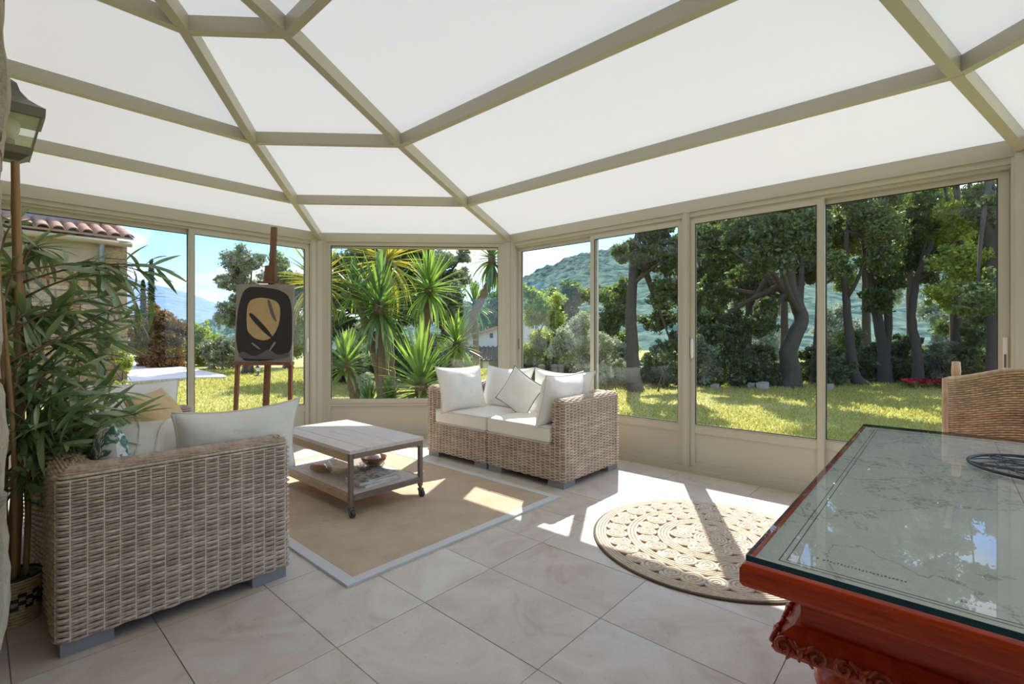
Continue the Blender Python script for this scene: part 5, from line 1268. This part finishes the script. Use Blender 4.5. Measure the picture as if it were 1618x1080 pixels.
def bleaf(L, w, droop):
    rows = []; n = 7
    for i in range(n + 1):
        t = i / n; ww = w * math.sin(PI * min(1, t * .93 + .05)) ** .8 * (1 - .35 * t); 
        if i == n: ww = 0
        rows.append([(-ww, L * t, -droop * L * t * t + ww * .25), (0, L * t, -droop * L * t * t), (ww, L * t, -droop * L * t * t + ww * .25)])
    return rows
BL = []
for dr_ in (.12, .3, .5):
    mb = MB(); mb.grid(bleaf(.17, .0145, dr_)); BL.append(mesh_from('bamboo_blade', mb.verts(), mb.f, M['bamboo_leaf'], True))
targets = [  # px, py, distance of branch tips
    (258, 425, 2.35), (232, 430, 2.3), (205, 440, 2.25), (240, 470, 2.35), (215, 500, 2.3), (180, 470, 2.2), (150, 500, 2.15), (190, 540, 2.25), (165, 560, 2.2), (120, 540, 2.1),
    (205, 620, 2.25), (175, 650, 2.15), (215, 655, 2.2), (150, 610, 2.1), (120, 590, 2.05), (95, 620, 2.0), (130, 660, 2.05), (80, 580, 2.0), (60, 640, 1.95), (100, 700, 1.95), (60, 720, 1.95), (90, 740, 1.9),
    (35, 760, 2.0), (30, 560, 2.0), (40, 500, 2.0), (70, 500, 2.05), (90, 470, 2.1), (35, 420, 2.1), (50, 380, 2.15), (30, 350, 2.2), (70, 400, 2.15), (25, 620, 1.95), (35, 690, 1.95), (150, 690, 2.05), (22, 480, 2.0), (185, 700, 2.1), (110, 650, 2.0), (70, 680, 1.95), (140, 640, 2.05), (100, 560, 2.05)]
stuffm = MB(); nleaf = 0; cand = []
for ti, (px, py, d) in enumerate(targets):
    tip = at(px, py, d); cn = canes[ti % 4]; zt_ = tip[2] - r.uniform(.05, .35); k = int(np.argmin(np.abs(cn[:, 2] - max(.35, zt_)))); s0 = cn[k]
    mid = (s0 + tip) / 2 + np.array([0, 0, .10]); f = np.linspace(0, 1, 12)[:, None]; br = (1 - f) ** 2 * s0 + 2 * f * (1 - f) * mid + f ** 2 * tip
    mb = MB(); mb.tube(br, np.linspace(.005, .0016, 12), 5); obj('branch', mb, M['twig'], bb_, smooth=True)
    L_ = np.linalg.norm(tip - s0); nl_ = 17
    for q in range(nl_):
        t = .30 + .70 * (q + .5) / nl_; i0 = min(10, int(t * 11)); p = br[i0] + (br[i0 + 1] - br[i0]) * (t * 11 - i0)
        tg_ = br[i0 + 1] - br[i0]; tg_ /= np.linalg.norm(tg_)
        v = tg_ * .75 + r.normal(0, .55, 3) + np.array([0, 0, -.22]); v /= np.linalg.norm(v)
        cand.append((p, v, r.uniform(.62, 1.12)))
order = r.permutation(len(cand))
for c_i, ci in enumerate(order):
    p, v, s = cand[ci]
    if p[0] < .03 or p[0] + v[0] * .17 * s < -.03: continue
    me = BL[int(r.integers(3))]; mt = Matrix.Translation(Vector(p - bp)) @ rot_to(v, r.uniform(-1.2, 1.2)) @ Matrix.Diagonal((s, s, s, 1))
    if nleaf < 300: inst('leaf', me, bb_, mt); nleaf += 1
    else:
        V = np.array([tuple(mt @ vv.co) for vv in me.vertices]) + bp; stuffm.add(V, [tuple(pl.vertices) for pl in me.polygons])
obj('small_leaves', stuffm, M['bamboo_leaf'], bb_, smooth=True, kind='stuff')

# ------------------------------------------------------------------ wall lantern
lc = np.array([.095, 2.985, 0.0])
ln_ = empty('wall_lantern', (HX, lc[1], 1.9), label='pewter wall lantern with clear panes on the stone wall, upper left', cat='lantern')
def sq(h, z): return [(lc[0] - h, lc[1] - h, z), (lc[0] + h, lc[1] - h, z), (lc[0] + h, lc[1] + h, z), (lc[0] - h, lc[1] + h, z)]
mb = MB(); prof = [(.105, 2.085), (.107, 2.125), (.085, 2.14), (.055, 2.165), (.032, 2.20), (.022, 2.235), (.006, 2.25)]
for (h0, z0), (h1, z1) in zip(prof[:-1], prof[1:]): mb.hexa(sq(h0, z0), sq(h1, z1))
obj('roof', mb, M['pewter'], ln_)
mb = MB(); mb.hexa(sq(.066, 1.925), sq(.072, 1.955)); mb.hexa(sq(.03, 1.90), sq(.06, 1.925)); obj('base', mb, M['pewter'], ln_)
for sx in (-1, 1):
    for sy in (-1, 1):
        mb = MB(); mb.bar((lc[0] + sx * .066, lc[1] + sy * .066, 1.95), (lc[0] + sx * .094, lc[1] + sy * .094, 2.09), .008, .008, up=(1, 0, 0)); obj('corner_bar', mb, M['pewter'], ln_)
for ax in (0, 1):
    for s_ in (-1, 1):
        mb = MB(); A, B = sq(.062, 1.955), sq(.090, 2.088)
        ids = {(1, -1): (0, 1), (0, 1): (1, 2), (1, 1): (2, 3), (0, -1): (3, 0)}[(ax, s_)]
        q = [A[ids[0]], A[ids[1]], B[ids[1]], B[ids[0]]]; n_ = np.array([0, 0, 0.0]); n_[ax] = -.003 * s_
        mb.hexa([np.array(x) for x in q], [np.array(x) + n_ for x in q]); obj('pane', mb, M['clear'], ln_)
mb = MB(); mb.lathe((lc[0], lc[1], 1.955), [(.018, 0), (.018, .035)], 12); obj('lamp_socket', mb, M['pewter'], ln_)
mb = MB(); mb.lathe((lc[0], lc[1], 1.99), [(.016, 0), (.022, .015), (.034, .05), (.034, .075), (.02, .10), (.0, .105)], 16); obj('lamp_bulb', mb, M['bulb'], ln_, smooth=True)
mb = MB(); mb.box((HX - .02, lc[1] - .04, 1.93), (HX + .03, lc[1] + .04, 2.16)); mb.bar((HX, lc[1], 2.03), (lc[0] - .06, lc[1], 1.94), .02, .02); obj('bracket', mb, M['pewter'], ln_)
